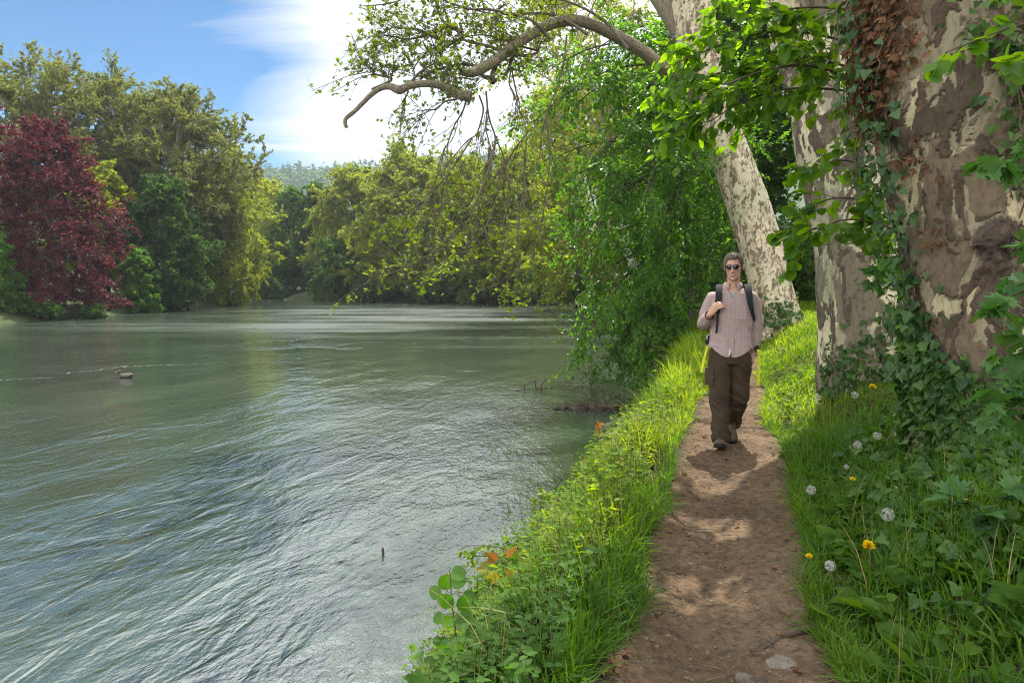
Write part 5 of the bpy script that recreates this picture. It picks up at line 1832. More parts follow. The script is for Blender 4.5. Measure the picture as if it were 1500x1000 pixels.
# low bramble-like shoots leaning over the water
for k, (pts, t, lab) in enumerate([
        ([(900, 740), (860, 720), (820, 726), (785, 738)], 6.3, 'leafy shoot arching over the river below the orange leaved maple'),
        ([(900, 770), (850, 745), (810, 748), (780, 765)], 6.0, 'lower leafy shoot trailing towards the water at the bank edge'),
        ([(930, 700), (890, 690), (865, 690), (848, 700)], 7.3, 'yellow green shoot beside the dark bank stone'),
        ([(800, 850), (770, 822), (735, 800), (690, 795), (672, 800)], 4.6, 'thin twig with pale young leaves reaching far over the water')]):
    b = at(*pts[0], t)
    root = empty('bramble_shoot', b, lab, 'shoot', 'shoots leaning over the river bank')
    leafy_branches(root, [pts, [(p[0] + 12, p[1] + 8 + 3 * k) for p in pts]], t, rng, 7 if k < 3 else 4, 0, .17 if k < 3 else .12, .1, 6, LEAF_OVAL if k != 2 else LEAF_HEART, .062 if k < 3 else .055, L_WEED, .005, .002, .4, .7, .2, .2, .25)

# -------- stones, root, flotsam, duck
ROCK = simple_mat('grey_stone', (.15, .13, .105), .9, .5, 9, .2, .02, 30)
MOSSY, nt, out = newmat('mossy_stone')
tc = nd(nt, 'TexCoord')
nz = noise(nt, 6, 5, .65, coord=tc)
r = ramp(nt, [(.35, (.07, .06, .045)), (.52, (.10, .085, .06)), (.6, (.075, .085, .022)), (.8, (.10, .12, .03))])
lk(nt, nz, 'Fac', r, 0)
b = nd(nt, 'BsdfPrincipled', Roughness=.85)
lk(nt, r, 0, b, 'Base Color')
n3 = noise(nt, 25, 5, .7, coord=tc)
bp = nd(nt, 'Bump', Strength=1.0, Distance=.015)
lk(nt, n3, 'Fac', bp, 'Height')
lk(nt, bp, 0, b, 'Normal')
lk(nt, b, 0, out, 'Surface')


def stone(name, label, p, size, mat, seed, group=None):
    rg = np.random.default_rng(seed)
    V, F = ball(np.zeros(3), 1, 40, 26)
    V = V * (1 + .30 * fbm(V * 1.3, 3, seed) + .12 * fbm(V * 4, 4, seed + 3))[:, None]
    V = np.sign(V) * np.abs(V) ** .85 * np.array(size) + p
    g_ = Geo()
    g_.add(V, F)
    o = g_.build(name, mat, smooth=True)
    return tag(o, label, 'stone', group)


def gp(px, py, dz=0.):
    t = ground_hit(px, py)
    p = at(px, py, t)
    return np.array([p[0], p[1], gz(p[0], p[1]) + dz])


stone('stone', 'flat grey stone bedded in the path by the right verge', gp(1150, 985, -.012), (.10, .085, .04), ROCK, 1, 'stones bedded in the path')
stone('stone', 'low grey stone cut by the bottom edge in the path', gp(1085, 1000, -.018), (.09, .07, .034), ROCK, 2, 'stones bedded in the path')
G_BST = 'mossy stones along the waterline'
for k, (px, py, sx, sy, szz, lab) in enumerate([
        (712, 876, .20, .16, .12, 'mossy stone between the round leaved seedling and the maple seedling'),
        (650, 965, .22, .2, .10, 'mossy stone at the waterline in the bottom corner of the bank'),
        (772, 802, .14, .13, .10, 'dark stone under the pale twig at the waterline'),
        (848, 690, .16, .15, .14, 'dark upright stone beside the yellow green shoot'),
        (820, 735, .18, .16, .09, 'wet stone under the arching bank shoots'),
        (905, 625, .3, .22, .14, 'dark wet stone by the bank just past the orange leaved maple'),
        (950, 575, .4, .3, .2, 'dark stone at the foot of the grassy bank past the flotsam')]):
    t = 2.45 / (.0857 - (500 - py) / 1000 * .9963)
    p = at(px, py, t)
    stone('stone', lab, np.array([p[0] + .05, p[1], WATER + .0]), (sx, sy, szz), MOSSY, 10 + k, G_BST)
g = Geo()
P_ = np.array([gp(px, py, dz) for px, py, dz in ((1105, 958, -.01), (1135, 945, .015), (1160, 936, .03), (1195, 930, .035), (1240, 922, .02), (1290, 915, -.03))])
P_ = spline(P_, 30)
P_[:, 2] += .012 * vnoise(P_ * 9, 4)
tubes(g, P_[None], (np.interp(np.linspace(0, 1, 30), [0, .3, .7, 1], [.006, .016, .022, .024]))[None], 10)
tag(g.build('tree_root', simple_mat('root_bark', (.10, .075, .055), .9, .4, 12, .15, .008, 40), smooth=True), 'dark bare root crossing the right edge of the path', 'root')

TWM = simple_mat('waterlogged_twig', (.085, .055, .042), .75, .4, 10, .35)
rng = np.random.default_rng(31)
t = 2.5 / (.0857 + .098)
fc = at(862, 598, t)
root = empty('flotsam', (fc[0], fc[1], WATER), 'tangle of reddish brown twigs stranded in the shallows off the bank', 'driftwood')
g = Geo()
n = 190
st = fc + rng.normal(size=(n, 3)) * np.array([.26, .20, .03])
d = unit(rng.normal(size=(n, 3)) * np.array([1.2, .8, .45]) + np.array([0, 0, .25]))
L = rng.uniform(.12, .38, n)
s = np.linspace(0, 1, 6)
P_ = st[:, None] + (s[None] * L[:, None])[..., None] * d[:, None] + np.cumsum(rng.normal(size=(n, 6, 3)) * .018, 1)
P_[:, :, 2] = np.maximum(P_[:, :, 2], WATER - .04)
tubes(g, P_, taper_r(n, 6, .0065, .0025), 4)
g.build('twigs', TWM, root, smooth=True)
g = Geo()
mp_c = [at(822, 600, t), at(850, 604, t), at(875, 606, t), at(893, 603, t)]
for c_, r_ in zip(mp_c, (.10, .16, .16, .12)):
    V, F = ball(np.zeros(3), 1, 24, 14)
    V = V * (1 + .35 * fbm(V * 2.2, 3, int(r_ * 100)))[:, None] * np.array([r_ * 1.5, r_, r_ * .55]) + np.array([c_[0], c_[1], WATER])
    g.add(V, F)
g.build('mud', simple_mat('wet_mud', (.055, .042, .03), .6, .4, 12, .3, .02, 30), root, smooth=True)
t = 2.5 / (.0857 + .0735)
g = Geo()
for l_ in ([(767, 578), (769, 564), (776, 561), (785, 556)], [(785, 556), (784, 562), (785, 572)], [(792, 575), (794, 563), (800, 555)], [(785, 572), (789, 566), (793, 574)], [(764, 575), (760, 570), (756, 572)]):
    tubes(g, spline(px_line(l_, t), 10)[None], np.full((1, 10), .014), 5)
tag(g.build('dead_branch', TWM, smooth=True), 'bare dark branch tip poking out of the river beyond the flotsam', 'driftwood')
t = 2.5 / (.0857 + .310)
p = at(561, 813, t)
g = Geo()
sp_ = spline(np.array([p + np.array([.0, 0, -.12]), p + np.array([.002, 0, .0]), p + np.array([-.004, .01, .052]), p + np.array([.0, .012, .072])]), 12)
tubes(g, sp_[None], np.interp(np.linspace(0, 1, 12), [0, .6, .9, 1], [.013, .012, .010, .004])[None], 8, cap=True)
tag(g.build('stake', TWM, smooth=True), 'short dark stub of a stick standing in the open water', 'stick')

t = 2.5 / (.0857 + .0525)
p = at(185, 552, t)
root = empty('duck', (p[0], p[1], WATER), 'small dark duck swimming left at the head of a white wake', 'duck')
g = Geo()
V, F = ball(np.zeros(3), 1, 20, 14)
B = V.copy()
B[:, 2] += .35 * np.clip(B[:, 0], 0, 1) ** 2          # tail lifts to the right
B = B * np.array([.19, .085, .075]) + np.array([0, 0, .04])
hd = V * np.array([.052, .042, .045]) + np.array([-.19, 0, .15])
nk = spline(np.array([(-.13, 0, .06), (-.175, 0, .10), (-.19, 0, .15)]), 8)
g.add(B + np.array([p[0], p[1], WATER]), F)
g.add(hd + np.array([p[0], p[1], WATER]), F)
tubes(g, (nk + np.array([p[0], p[1], WATER]))[None], np.full((1, 8), .034), 10)
me = g.mesh('body', simple_mat('duck_feathers', (.06, .05, .045), .7, .4, 20))
tmp = link('body', me)
md = tmp.modifiers.new('join', 'REMESH')
md.mode = 'VOXEL'
md.voxel_size = .011
dg = bpy.context.evaluated_depsgraph_get()
me2 = bpy.data.meshes.new_from_object(tmp.evaluated_get(dg))
bpy.data.objects.remove(tmp)
for q in me2.polygons:
    q.use_smooth = True
link('body', me2, root)
g = Geo()
bk = V * np.array([.032, .014, .008]) + np.array([-.25, 0, .142]) + np.array([p[0], p[1], WATER])
g.add(bk, F)
g.build('beak', simple_mat('duck_beak', (.35, .25, .06), .5), root, smooth=True)
for sgn in (-1, 1):
    g = Geo()
    wv = V * np.array([.11, .015, .045]) + np.array([.03, sgn * .078, .065]) + np.array([p[0], p[1], WATER])
    g.add(wv, F)
    g.build('wing', simple_mat('duck_wing', (.16, .14, .12), .7, .4, 20), root, smooth=True)

# ================================================================== THE WALKER
MT = 6.4
_m = at(1066, 648, MT)
MX, MY = float(_m[0]), float(_m[1])
MZ = float(gz(MX, MY)) + .022
MYAW = rad(-15)


def remesh(geo, voxel, smooth=4, mat=None, name='m'):
    me = geo.mesh(name)
    o = link('tmp', me)
    md = o.modifiers.new('r', 'REMESH')
    md.mode = 'VOXEL'
    md.voxel_size = voxel
    if smooth:
        s_ = o.modifiers.new('s', 'SMOOTH')
        s_.factor = .5
        s_.iterations = smooth
    dg_ = bpy.context.evaluated_depsgraph_get()
    m2 = bpy.data.meshes.new_from_object(o.evaluated_get(dg_))
    bpy.data.objects.remove(o)
    n_ = len(m2.vertices)
    V = np.empty(n_ * 3, np.float32)
    m2.vertices.foreach_get('co', V)
    N_ = np.empty(n_ * 3, np.float32)
    m2.vertices.foreach_get('normal', N_)
    k = len(m2.polygons)
    L = np.empty(len(m2.loops), np.int32)
    m2.loops.foreach_get('vertex_index', L)
    tot = np.empty(k, np.int32)
    m2.polygons.foreach_get('loop_total', tot)
    bpy.data.meshes.remove(m2)
    F = L.reshape(-1, 4) if (tot == 4).all() else None
    return V.reshape(-1, 3).astype(float), N_.reshape(-1, 3).astype(float), F


def ell(g_, c, r, rot=None, nu=24, nv=16):
    V, F = ball(np.zeros(3), 1, nu, nv)
    V = V * np.array(r)
    if rot is not None:
        V = V @ np.array(rot).T
    g_.add(V + np.array(c), F)


def chain(g_, pts, radii, n=14, sides=16, flat=None):
    P_ = spline(np.array(pts, float), n)
    R_ = np.interp(np.linspace(0, 1, n), np.linspace(0, 1, len(radii)), radii)
    tubes(g_, P_[None], R_[None], sides, cap=True)
    for q in (0, -1):
        ell(g_, P_[q], (R_[q],) * 3, nu=16, nv=10)


def loft(g_, rings, n=40, sides=40, power=2.3):
    """rings: (cx, cy, z, rx, ry); closed"""
    A = spline(np.array(rings, float), n)
    a = np.arange(sides) * 2 * PI / sides
    ca, sa = np.cos(a), np.sin(a)
    e = 2.0 / power
    ca, sa = np.sign(ca) * np.abs(ca) ** e, np.sign(sa) * np.abs(sa) ** e
    V = np.stack([A[:, 0:1] + A[:, 3:4] * ca, A[:, 1:2] + A[:, 4:5] * sa, A[:, 2:3] + 0 * ca], -1)
    idx = np.arange(n * sides).reshape(n, sides)
    g_.add(V.reshape(-1, 3), [ring_faces(n, sides), idx[-1:], idx[:1, ::-1]])


def rotz(a):
    return np.array([[math.cos(a), -math.sin(a), 0], [math.sin(a), math.cos(a), 0], [0, 0, 1]])


def rotx(a):
    return np.array([[1, 0, 0], [0, math.cos(a), -math.sin(a)], [0, math.sin(a), math.cos(a)]])


def roty(a):
    return np.array([[math.cos(a), 0, math.sin(a)], [0, 1, 0], [-math.sin(a), 0, math.cos(a)]])


def part(name, geo_or, mat, parent, smooth=True, extra=None):
    """geometry is in the figure's own frame"""
    o = geo_or.build(name, mat, None, smooth, extra)
    o.parent = parent
    return o


def vgeo(V, F, tint=.5):
    g_ = Geo()
    g_.add(V, F, tint)
    return g_


def ribbon(g_, P_, W, width, thick, n=24):
    """strap: centre line P_, width directions W (interpolated), rectangular section"""
    P_ = spline(np.array(P_, float), n)
    W_ = unit(spline(np.array(W, float), n)) if np.ndim(W) > 1 else np.broadcast_to(unit(np.array(W, float)), (n, 3))
    T_ = unit(np.gradient(P_, axis=0))
    N_ = unit(np.cross(T_, W_))
    wd = (np.interp(np.linspace(0, 1, n), np.linspace(0, 1, len(width)), width) if np.ndim(width) else np.full(n, width))[:, None] * .5
    h = thick * .5
    V = np.stack([P_ - W_ * wd - N_ * h, P_ + W_ * wd - N_ * h, P_ + W_ * wd + N_ * h, P_ - W_ * wd + N_ * h], 1)
    idx = np.arange(n * 4).reshape(n, 4)
    g_.add(V.reshape(-1, 3), [ring_faces(n, 4), idx[-1:], idx[:1, ::-1]])


SKIN, nt, out = newmat('skin')
b = nd(nt, 'BsdfPrincipled', Roughness=.5)
b.inputs['Subsurface Weight'].default_value = .12
b.inputs['Subsurface Radius'].default_value = (.01, .004, .002)
b.inputs['Subsurface Scale'].default_value = .3
at_ = nd(nt, 'Attribute', attribute_name='tint')
r = ramp(nt, [(0., (.44, .235, .15)), (.5, (.47, .26, .175)), (.62, (.40, .20, .15)), (.8, (.24, .15, .11)), (1., (.20, .13, .10))])
lk(nt, at_, 'Fac', r, 0)
lk(nt, r, 0, b, 'Base Color')
lk(nt, b, 0, out, 'Surface')

SHIRT, nt, out = newmat('plaid_cotton')
tc = nd(nt, 'TexCoord')
sp = nt.nodes.new('ShaderNodeSeparateXYZ')
lk(nt, tc, 'Object', sp, 0)


def stripe(sock, pitch, duty, off=0.):
    f = mth(nt, 'FRACT', mth(nt, 'ADD', mth(nt, 'DIVIDE', sock, pitch), off))
    return mth(nt, 'LESS_THAN', f, duty)


hx_ = sp.outputs[0]
base = mixc(nt, mth(nt, 'MULTIPLY', stripe(hx_, .014, .34), .5), (.44, .345, .305), (.22, .085, .075))
base = mixc(nt, mth(nt, 'MULTIPLY', stripe(sp.outputs[2], .014, .34), .38), base, (.24, .10, .09))
base = mixc(nt, mth(nt, 'MULTIPLY', stripe(hx_, .014, .16, .45), .5), base, (.12, .14, .19))
base = mixc(nt, mth(nt, 'MULTIPLY', stripe(sp.outputs[2], .014, .16, .45), .5), base, (.12, .14, .19))
b = nd(nt, 'BsdfPrincipled', Roughness=.85)
b.inputs['Specular IOR Level'].default_value = .2
nt.links.new(base, b.inputs['Base Color'])
nz = noise(nt, 16, 4, .55, .4, coord=tc)
bp = nd(nt, 'Bump', Strength=.6, Distance=.012)
lk(nt, nz, 'Fac', bp, 'Height')
lk(nt, bp, 0, b, 'Normal')
lk(nt, b, 0, out, 'Surface')
TROUS = simple_mat('brown_trouser_cloth', (.040, .0255, .0135), .85, .3, 6, .25, .010, 14)
BOOT = simple_mat('brown_boot_leather', (.085, .055, .035), .65, .35, 20, .35, .004, 60)
RUBBER = simple_mat('black_rubber_sole', (.015, .014, .013), .7, .2, 20)
PACK = simple_mat('black_pack_cloth', (.022, .022, .025), .75, .3, 30, .3, .002, 120)
STRAPM = simple_mat('dark_grey_strap', (.022, .023, .026), .8, .25, 40, .12)
YEL = simple_mat('yellow_webbing', (.44, .44, .02), .6, .12, 30)
HAIRM = simple_mat('greying_brown_hair', (.11, .078, .052), .65, .4, 60, .4)
LENS = simple_mat('dark_lens', (.008, .008, .009), .12, .1, 5, .6)
TEE = simple_mat('grey_tee', (.30, .31, .32), .85, .12, 20)

person = tag(bpy.data.objects.new('person', None), 'person in a plaid shirt and dark brown trousers with sunglasses, walking towards the viewer on the path, one hand on a backpack strap', 'person')
person['label'] = 'person in pink plaid shirt, brown trousers and round sunglasses walking up the footpath'
COL.objects.link(person)
person.location = (MX, MY, MZ)
person.rotation_euler = (0, 0, MYAW)


def lz(py):
    return 1.5 + MT * (-.0857 + (500 - py) * .0009963) - MZ


def lx_(px):
    return (px - 1066) * .0064 * .955


HC = np.array([lx_(1067.5), .0, lz(391.5)])
HR = rotz(rad(-9)) @ roty(rad(-3)) @ rotx(rad(4))


def hp(v):
    return HC + HR @ np.array(v, float)


g = Geo()
# head
for c_, r_ in (((0, .014, .030), (.076, .098, .092)), ((0, -.018, -.03), (.064, .074, .092)), ((0, -.026, -.078), (.054, .058, .048)), ((0, -.074, -.106), (.021, .017, .017)),
               ((.040, -.062, -.022), (.022, .022, .020)), ((-.040, -.062, -.022), (.022, .022, .020)), ((0, -.078, .026), (.050, .018, .011)),
               ((.011, -.100, -.040), (.009, .010, .008)), ((-.011, -.100, -.040), (.009, .010, .008)), ((0, -.089, -.065), (.023, .010, .0055)), ((0, -.088, -.077), (.019, .010, .006)),
               ((.079, .014, -.004), (.010, .021, .033)), ((-.079, .014, -.004), (.010, .021, .033))):
    ell(g, hp(c_), r_, HR)
chain(g, [hp((0, -.088, .012)), hp((0, -.100, -.012)), hp((0, -.112, -.036))], [.009, .010, .012], 8, 12)
NB = np.array([HC[0], .035, lz(424)])
chain(g, [hp((0, .018, -.06)), (hp((0, .02, -.1)) + NB) / 2, NB], [.058, .056, .062], 10, 20)
# trunk and limbs under the clothes
loft(g, [(.0, .03, lz(520), .12, .08), (.0, .025, 1.0, .12, .085), (.0, .02, 1.15, .13, .09), (0, .015, 1.30, .155, .095), (0, .02, lz(428), .145, .075), (0, .03, lz(420), .06, .055)], 24, 28)
R_SH, R_EL, R_WR = np.array([-.165, .01, 1.375]), np.array([-.245, .045, 1.135]), np.array([-.192, -.165, 1.232])
L_SH, L_EL, L_WR = np.array([.175, .02, 1.375]), np.array([.236, .055, 1.115]), np.array([.210, .085, .885])
chain(g, [R_SH, (R_SH + R_EL) / 2, R_EL], [.045, .043, .038])
chain(g, [R_EL, (R_EL + R_WR) / 2, R_WR], [.038, .037, .027])
chain(g, [L_SH, (L_SH + L_EL) / 2, L_EL], [.045, .043, .037])
chain(g, [L_EL, (L_EL + L_WR) / 2, L_WR], [.037, .035, .026])
HIPR, KNR, ANR = np.array([-.085, .01, .82]), np.array([-.083, -.11, .44]), np.array([-.066, -.20, .095])
HIPL, KNL, ANL = np.array([.090, .01, .82]), np.array([.080, .02, .43]), np.array([.045, .30, .165])
for h_, k_, a_ in ((HIPR, KNR, ANR), (HIPL, KNL, ANL)):
    chain(g, [h_, (h_ + k_) / 2, k_], [.075, .068, .05])
    chain(g, [k_, (k_ + a_) / 2, a_], [.05, .05, .036])
# right hand closed round the strap: back of the hand to the viewer
d = unit(np.array([.062, -.012, .092]))
nb_ = unit(np.array([-.35, -.9, .15]))
ac = unit(np.cross(nb_, d))
if ac[2] < 0:
    ac = -ac
KN = R_WR + d * .085
for q in np.linspace(0, 1, 5):
    c_ = R_WR + d * (.02 + .068 * q)
    ell(g, c_, (.030 + .010 * q, .0155, .026), np.stack([ac, nb_, d], 1))
into = unit(np.array([.35, .85, -.15]))
for k, (o_, l1, l2_, l3_) in enumerate(((.031, .046, .028, .020), (.011, .048, .032, .022), (-.010, .045, .030, .021), (-.029, .036, .024, .018))):
    p0 = KN + ac * o_ * .95
    d1 = unit(d * .55 + np.array([.75, -.05, .0]) + ac * o_ * 3)
    p1 = p0 + d1 * l1
    p2 = p1 + unit(into + d1 * .45) * l2_
    p3 = p2 + unit(into - d1 * .5) * l3_
    chain(g, [p0, p1, p2, p3], [.0105, .0098, .0088, .0075], 14, 12)
th0 = R_WR + d * .025 + ac * .026
chain(g, [th0, th0 + np.array([.035, .012, .022]), th0 + np.array([.062, .030, .030]), th0 + np.array([.078, .040, .012])], [.013, .0115, .010, .008], 12, 12)
# left hand hanging, loosely curled
d = unit(np.array([-.05, .05, -.95]))
nb_ = unit(np.array([.9, -.35, 0]))
ac = unit(np.cross(nb_, d))
for q in np.linspace(0, 1, 5):
    ell(g, L_WR + d * (.02 + .065 * q), (.028 + .010 * q, .015, .026), np.stack([ac, nb_, d], 1))
KN = L_WR + d * .088
for k, (o_, l1) in enumerate(((.030, .044), (.010, .047), (-.010, .044), (-.028, .035))):
    p0 = KN + ac * o_
    p1 = p0 + unit(d + nb_ * -.25) * l1
    p2 = p1 + unit(d * .6 - nb_ * .8) * l1 * .65
    p3 = p2 + unit(-nb_ - d * .3) * l1 * .45
    chain(g, [p0, p1, p2, p3], [.0105, .0098, .0088, .0075], 14, 12)
sgn = 1 if (ac @ np.array([0, -1, 0])) > 0 else -1
th0 = L_WR + d * .03 + sgn * ac * .026
chain(g, [th0, th0 + sgn * ac * .018 + d * .03 - nb_ * .012, th0 + sgn * ac * .02 + d * .062 - nb_ * .03], [.013, .011, .0085], 12, 12)
V, N_, F = remesh(g, .0042, 3)
rel = (V - HC) @ HR
face = (rel[:, 1] < -.015) & (rel[:, 2] > -.16)
stub = sm(-.030, -.058, rel[:, 2]) * sm(-.15, -.115, rel[:, 2]) * sm(.0, -.03, rel[:, 1]) * face * .30
lips = (np.abs(rel[:, 2] + .071) < .010) & (np.abs(rel[:, 0]) < .022) & (rel[:, 1] < -.082)
brow = np.exp(-((rel[:, 2] - .030 + 6 * (rel[:, 0] ** 2)) / .005) ** 2) * (np.abs(rel[:, 0]) > .010) * (np.abs(rel[:, 0]) < .046) * (rel[:, 1] < -.06)
tint = .25 + stub + .02 * fbm(V * 60, 2, 3)
tint = np.where(lips, .60, tint)
tint = np.maximum(tint, brow)
tint = np.where(rel[:, 2] < -.2, .25, tint)
part('body', vgeo(V, F, tint), SKIN, person)

# hair: short cap with a receding front line
g = Geo()
ell(g, hp((0, .020, .034)), (.083, .103, .097), HR, 64, 48)
ell(g, hp((0, -.03, .085)), (.058, .055, .040), HR, 32, 24)
V, N_, F = remesh(g, .004, 3)
rel = (V - HC) @ HR
V = V + N_ * (.006 * fbm(V * 45, 3, 2))[:, None]
line = .068 - .55 * np.clip(rel[:, 1] + .03, 0, .11) - 3.0 * np.clip(np.abs(rel[:, 0]) - .045, 0, .1)
lowl = np.where(rel[:, 1] < -.01, line, np.where(rel[:, 1] < .035, np.minimum(line, .02 + 0 * rel[:, 1]), -.075))
vk = rel[:, 2] > lowl + .004 * vnoise(V * 90, 3)
F2 = F[vk[F].all(1)]
hg = vgeo(V, F2, .5)
rg = np.random.default_rng(4)
hv = V[F2].mean(1)
hn = unit(hv - hp((0, .02, .03)))
i = rg.choice(len(hv), 2600)
st_ = hv[i] - hn[i] * .002
dirn = unit(hn[i] * .7 + (HR @ np.array([0, .55, .2])) + rg.normal(size=(2600, 3)) * .4)
tubes(hg, np.stack([st_, st_ + dirn * .008, st_ + dirn * .014 + np.array([0, 0, -.002])], 1), np.broadcast_to(np.array([.0011, .0008, .0003]), (2600, 3)), 3)
part('hair', hg, HAIRM, person)

# sunglasses
sg = bpy.data.objects.new('sunglasses', None)
COL.objects.link(sg)
sg.parent = person
for s_ in (-1, 1):
    g = Geo()
    a = np.linspace(0, 2 * PI, 33)[:-1]
    c0 = np.array([s_ * .0300, -.099, .004])
    ring = np.stack([c0[0] + .0235 * np.cos(a), c0[1] + .010 * (np.cos(a) * s_) ** 2 * (np.cos(a) * s_ > 0) + 0 * a, c0[2] + .0215 * np.sin(a)], -1)
    fr = np.array([hp(v) for v in ring])
    bk = fr + HR @ np.array([0, .004, 0])
    cen = hp(c0 + np.array([0, -.004, 0]))
    VV = np.concatenate([fr, bk, [cen], [cen + HR @ np.array([0, .005, 0])]])
    nn = 32
    k = np.arange(nn)
    k2 = (k + 1) % nn
    g.add(VV, [np.stack([k, k2, k2 * 0 + 64], -1), np.stack([k2 + 32, k + 32, k * 0 + 65], -1), np.stack([k + 32, k2 + 32, k2, k], -1)])
    part('lens', g, LENS, sg, False)
g = Geo()
for s_ in (-1, 1):
    a = np.linspace(0, 2 * PI, 29)
    tubes(g, np.array([[hp((s_ * .030 + .0245 * math.cos(q), -.100 + .010 * max(0, math.cos(q) * s_) ** 2, .004 + .0225 * math.sin(q))) for q in a]]), np.full((1, 29), .0018), 6)
    tubes(g, np.array([[hp((s_ * .054, -.088, .008)), hp((s_ * .075, -.05, .010)), hp((s_ * .081, .0, .008)), hp((s_ * .080, .02, .004))]]), np.full((1, 4), .0019), 6)
tubes(g, np.array([[hp((-.008, -.102, .008)), hp((0, -.106, .011)), hp((.008, -.102, .008))]]), np.full((1, 3), .0017), 6)
part('frame', g, LENS, sg)

# shirt
g = Geo()
loft(g, [(0.004, .015, lz(523), .200, .135), (.004, .012, .90, .194, .132), (.0, .01, 1.0, .186, .125), (0, .005, 1.12, .184, .124), (0, .003, 1.24, .190, .125), (0, .006, 1.33, .190, .115), (0, .015, lz(431), .172, .098), (0, .025, lz(424), .112, .080), (0, .03, lz(418), .072, .066)], 46, 48, 2.35)
chain(g, [R_SH + (.0, 0, .0), (R_SH + R_EL) / 2 + np.array([-.008, .01, 0]), R_EL], [.064, .062, .058], 14, 24)
chain(g, [R_EL, R_EL * .5 + R_WR * .5 + np.array([-.004, 0, -.012]), R_EL * .16 + R_WR * .84], [.058, .058, .047], 14, 24)
chain(g, [L_SH, (L_SH + L_EL) / 2 + np.array([.006, .0, 0]), L_EL], [.064, .062, .056], 14, 24)
chain(g, [L_EL, (L_EL + L_WR) / 2, L_EL * .06 + L_WR * .94], [.056, .050, .042], 14, 24)
V, N_, F = remesh(g, .0065, 5)
wr = fbm(np.stack([V[:, 0] * 7, V[:, 1] * 7, V[:, 2] * 4.5], -1), 3, 8)
rid = 1 - np.abs(fbm(np.stack([V[:, 0] * 5 + V[:, 2] * 6, V[:, 1] * 5, V[:, 2] * 6 - V[:, 0] * 5], -1), 3, 18)) * 2
V = V + N_ * (.007 * wr + .006 * rid * sm(1.4, 1.2, V[:, 2]))[:, None]
cen = V[F].mean(1)
zh = lz(521) + .085 * np.clip(np.abs(cen[:, 0] - .004) / .17, 0, 1) ** 2 + .03 * (cen[:, 1] > .03) + .03 * np.exp(-(cen[:, 0] / .010) ** 2) * (cen[:, 1] < 0)
armm = (cen[:, 0] > .193) & (cen[:, 2] < 1.1)
vneck = (cen[:, 1] < .02) & (np.abs(cen[:, 0] - HC[0] * .7) < .60 * (cen[:, 2] - lz(437))) & (cen[:, 2] > lz(437)) & (np.abs(cen[:, 0]) < .075)
top = cen[:, 2] > lz(419)
# open cuffs
cr_ = (cen - (R_EL * .10 + R_WR * .90)) @ unit(R_WR - R_EL) > .0
cr_ &= np.linalg.norm(cen - R_WR, axis=1) < .1
cl_ = (cen[:, 2] < L_WR[2] + .012) & armm
keep_ = ~(((cen[:, 2] < zh) & ~armm) | vneck | top | cr_ | cl_)
shirt = part('shirt', vgeo(V, F[keep_]), SHIRT, person)
md = shirt.modifiers.new('thick', 'SOLIDIFY')
md.thickness = .003
md.offset = -1
# collar leaves
g = Geo()
nc = lambda a, r_, z: np.array([HC[0] * .8 + r_ * math.sin(a), .028 - r_ * .95 * math.cos(a), z])
for s_ in (-1, 1):
    aa = np.linspace(.42, PI, 14)
    topl = np.array([nc(s_ * q, .064 + .004 * q, lz(414.5) + .004 * q) for q in aa])
    botl = np.array([nc(s_ * q, .090 + .012 * math.exp(-((q - .42) / .25) ** 2), lz(421.5) - .030 * math.exp(-((q - .42) / .3) ** 2)) for q in aa])
    midl = (topl + botl) / 2 + np.array([unit(np.array([m_[0], m_[1], 0])) * .006 for m_ in topl])
    VV = np.concatenate([topl, midl, botl])
    k = np.arange(13)
    g.add(VV, np.concatenate([np.stack([k, k + 1, k + 15, k + 14], -1), np.stack([k + 14, k + 15, k + 29, k + 28], -1)]))
co = part('collar', g, SHIRT, shirt)
md = co.modifiers.new('thick', 'SOLIDIFY')
md.thickness = .004
g = Geo()
yf = lambda z: -.1235 + .002 + .02 * sm(1.2, 1.40, z) - .012 * sm(1.0, .85, z)
zz_ = np.linspace(lz(440), lz(514), 9)
ribbon(g, [(HC[0] * .3 + .003, yf(z) - .004, z) for z in zz_], (1, 0, 0), .030, .004, 30)
part('placket', g, SHIRT, shirt, False)
for z in np.linspace(lz(446), lz(505), 6):
    g = Geo()
    ell(g, (HC[0] * .3 + .003, yf(z) - .0075, z), (.0055, .002, .0055), None, 12, 8)
    part('button', g, TEE, shirt)
g = Geo()
ribbon(g, [(-.010, yf(lz(509)) - .010, lz(508)), (-.013, yf(lz(513)) - .011, lz(512.5)), (-.016, yf(lz(517)) - .011, lz(517))], (1, 0, 0), .012, .002, 8)
part('tag', g, simple_mat('pale_label', (.55, .55, .53), .8, .05), shirt, False)
g = Geo()
px0, pz0 = .088, lz(463)
zz_ = np.linspace(lz(447), lz(466), 5)
ribbon(g, [(.082, yf(z) + .004, z) for z in zz_], (1, .12, 0), .085, .004, 12)
part('chest_pocket', g, SHIRT, shirt, False)
# grey tee in the open neck
g = Geo()
loft(g, [(HC[0] * .7, .01, 1.22, .13, .098), (HC[0] * .7, .015, 1.32, .13, .094), (HC[0] * .7, .02, lz(430), .10, .080), (HC[0] * .7, .028, lz(424.5), .076, .068)], 18, 32)
part('undershirt', g, TEE, person)

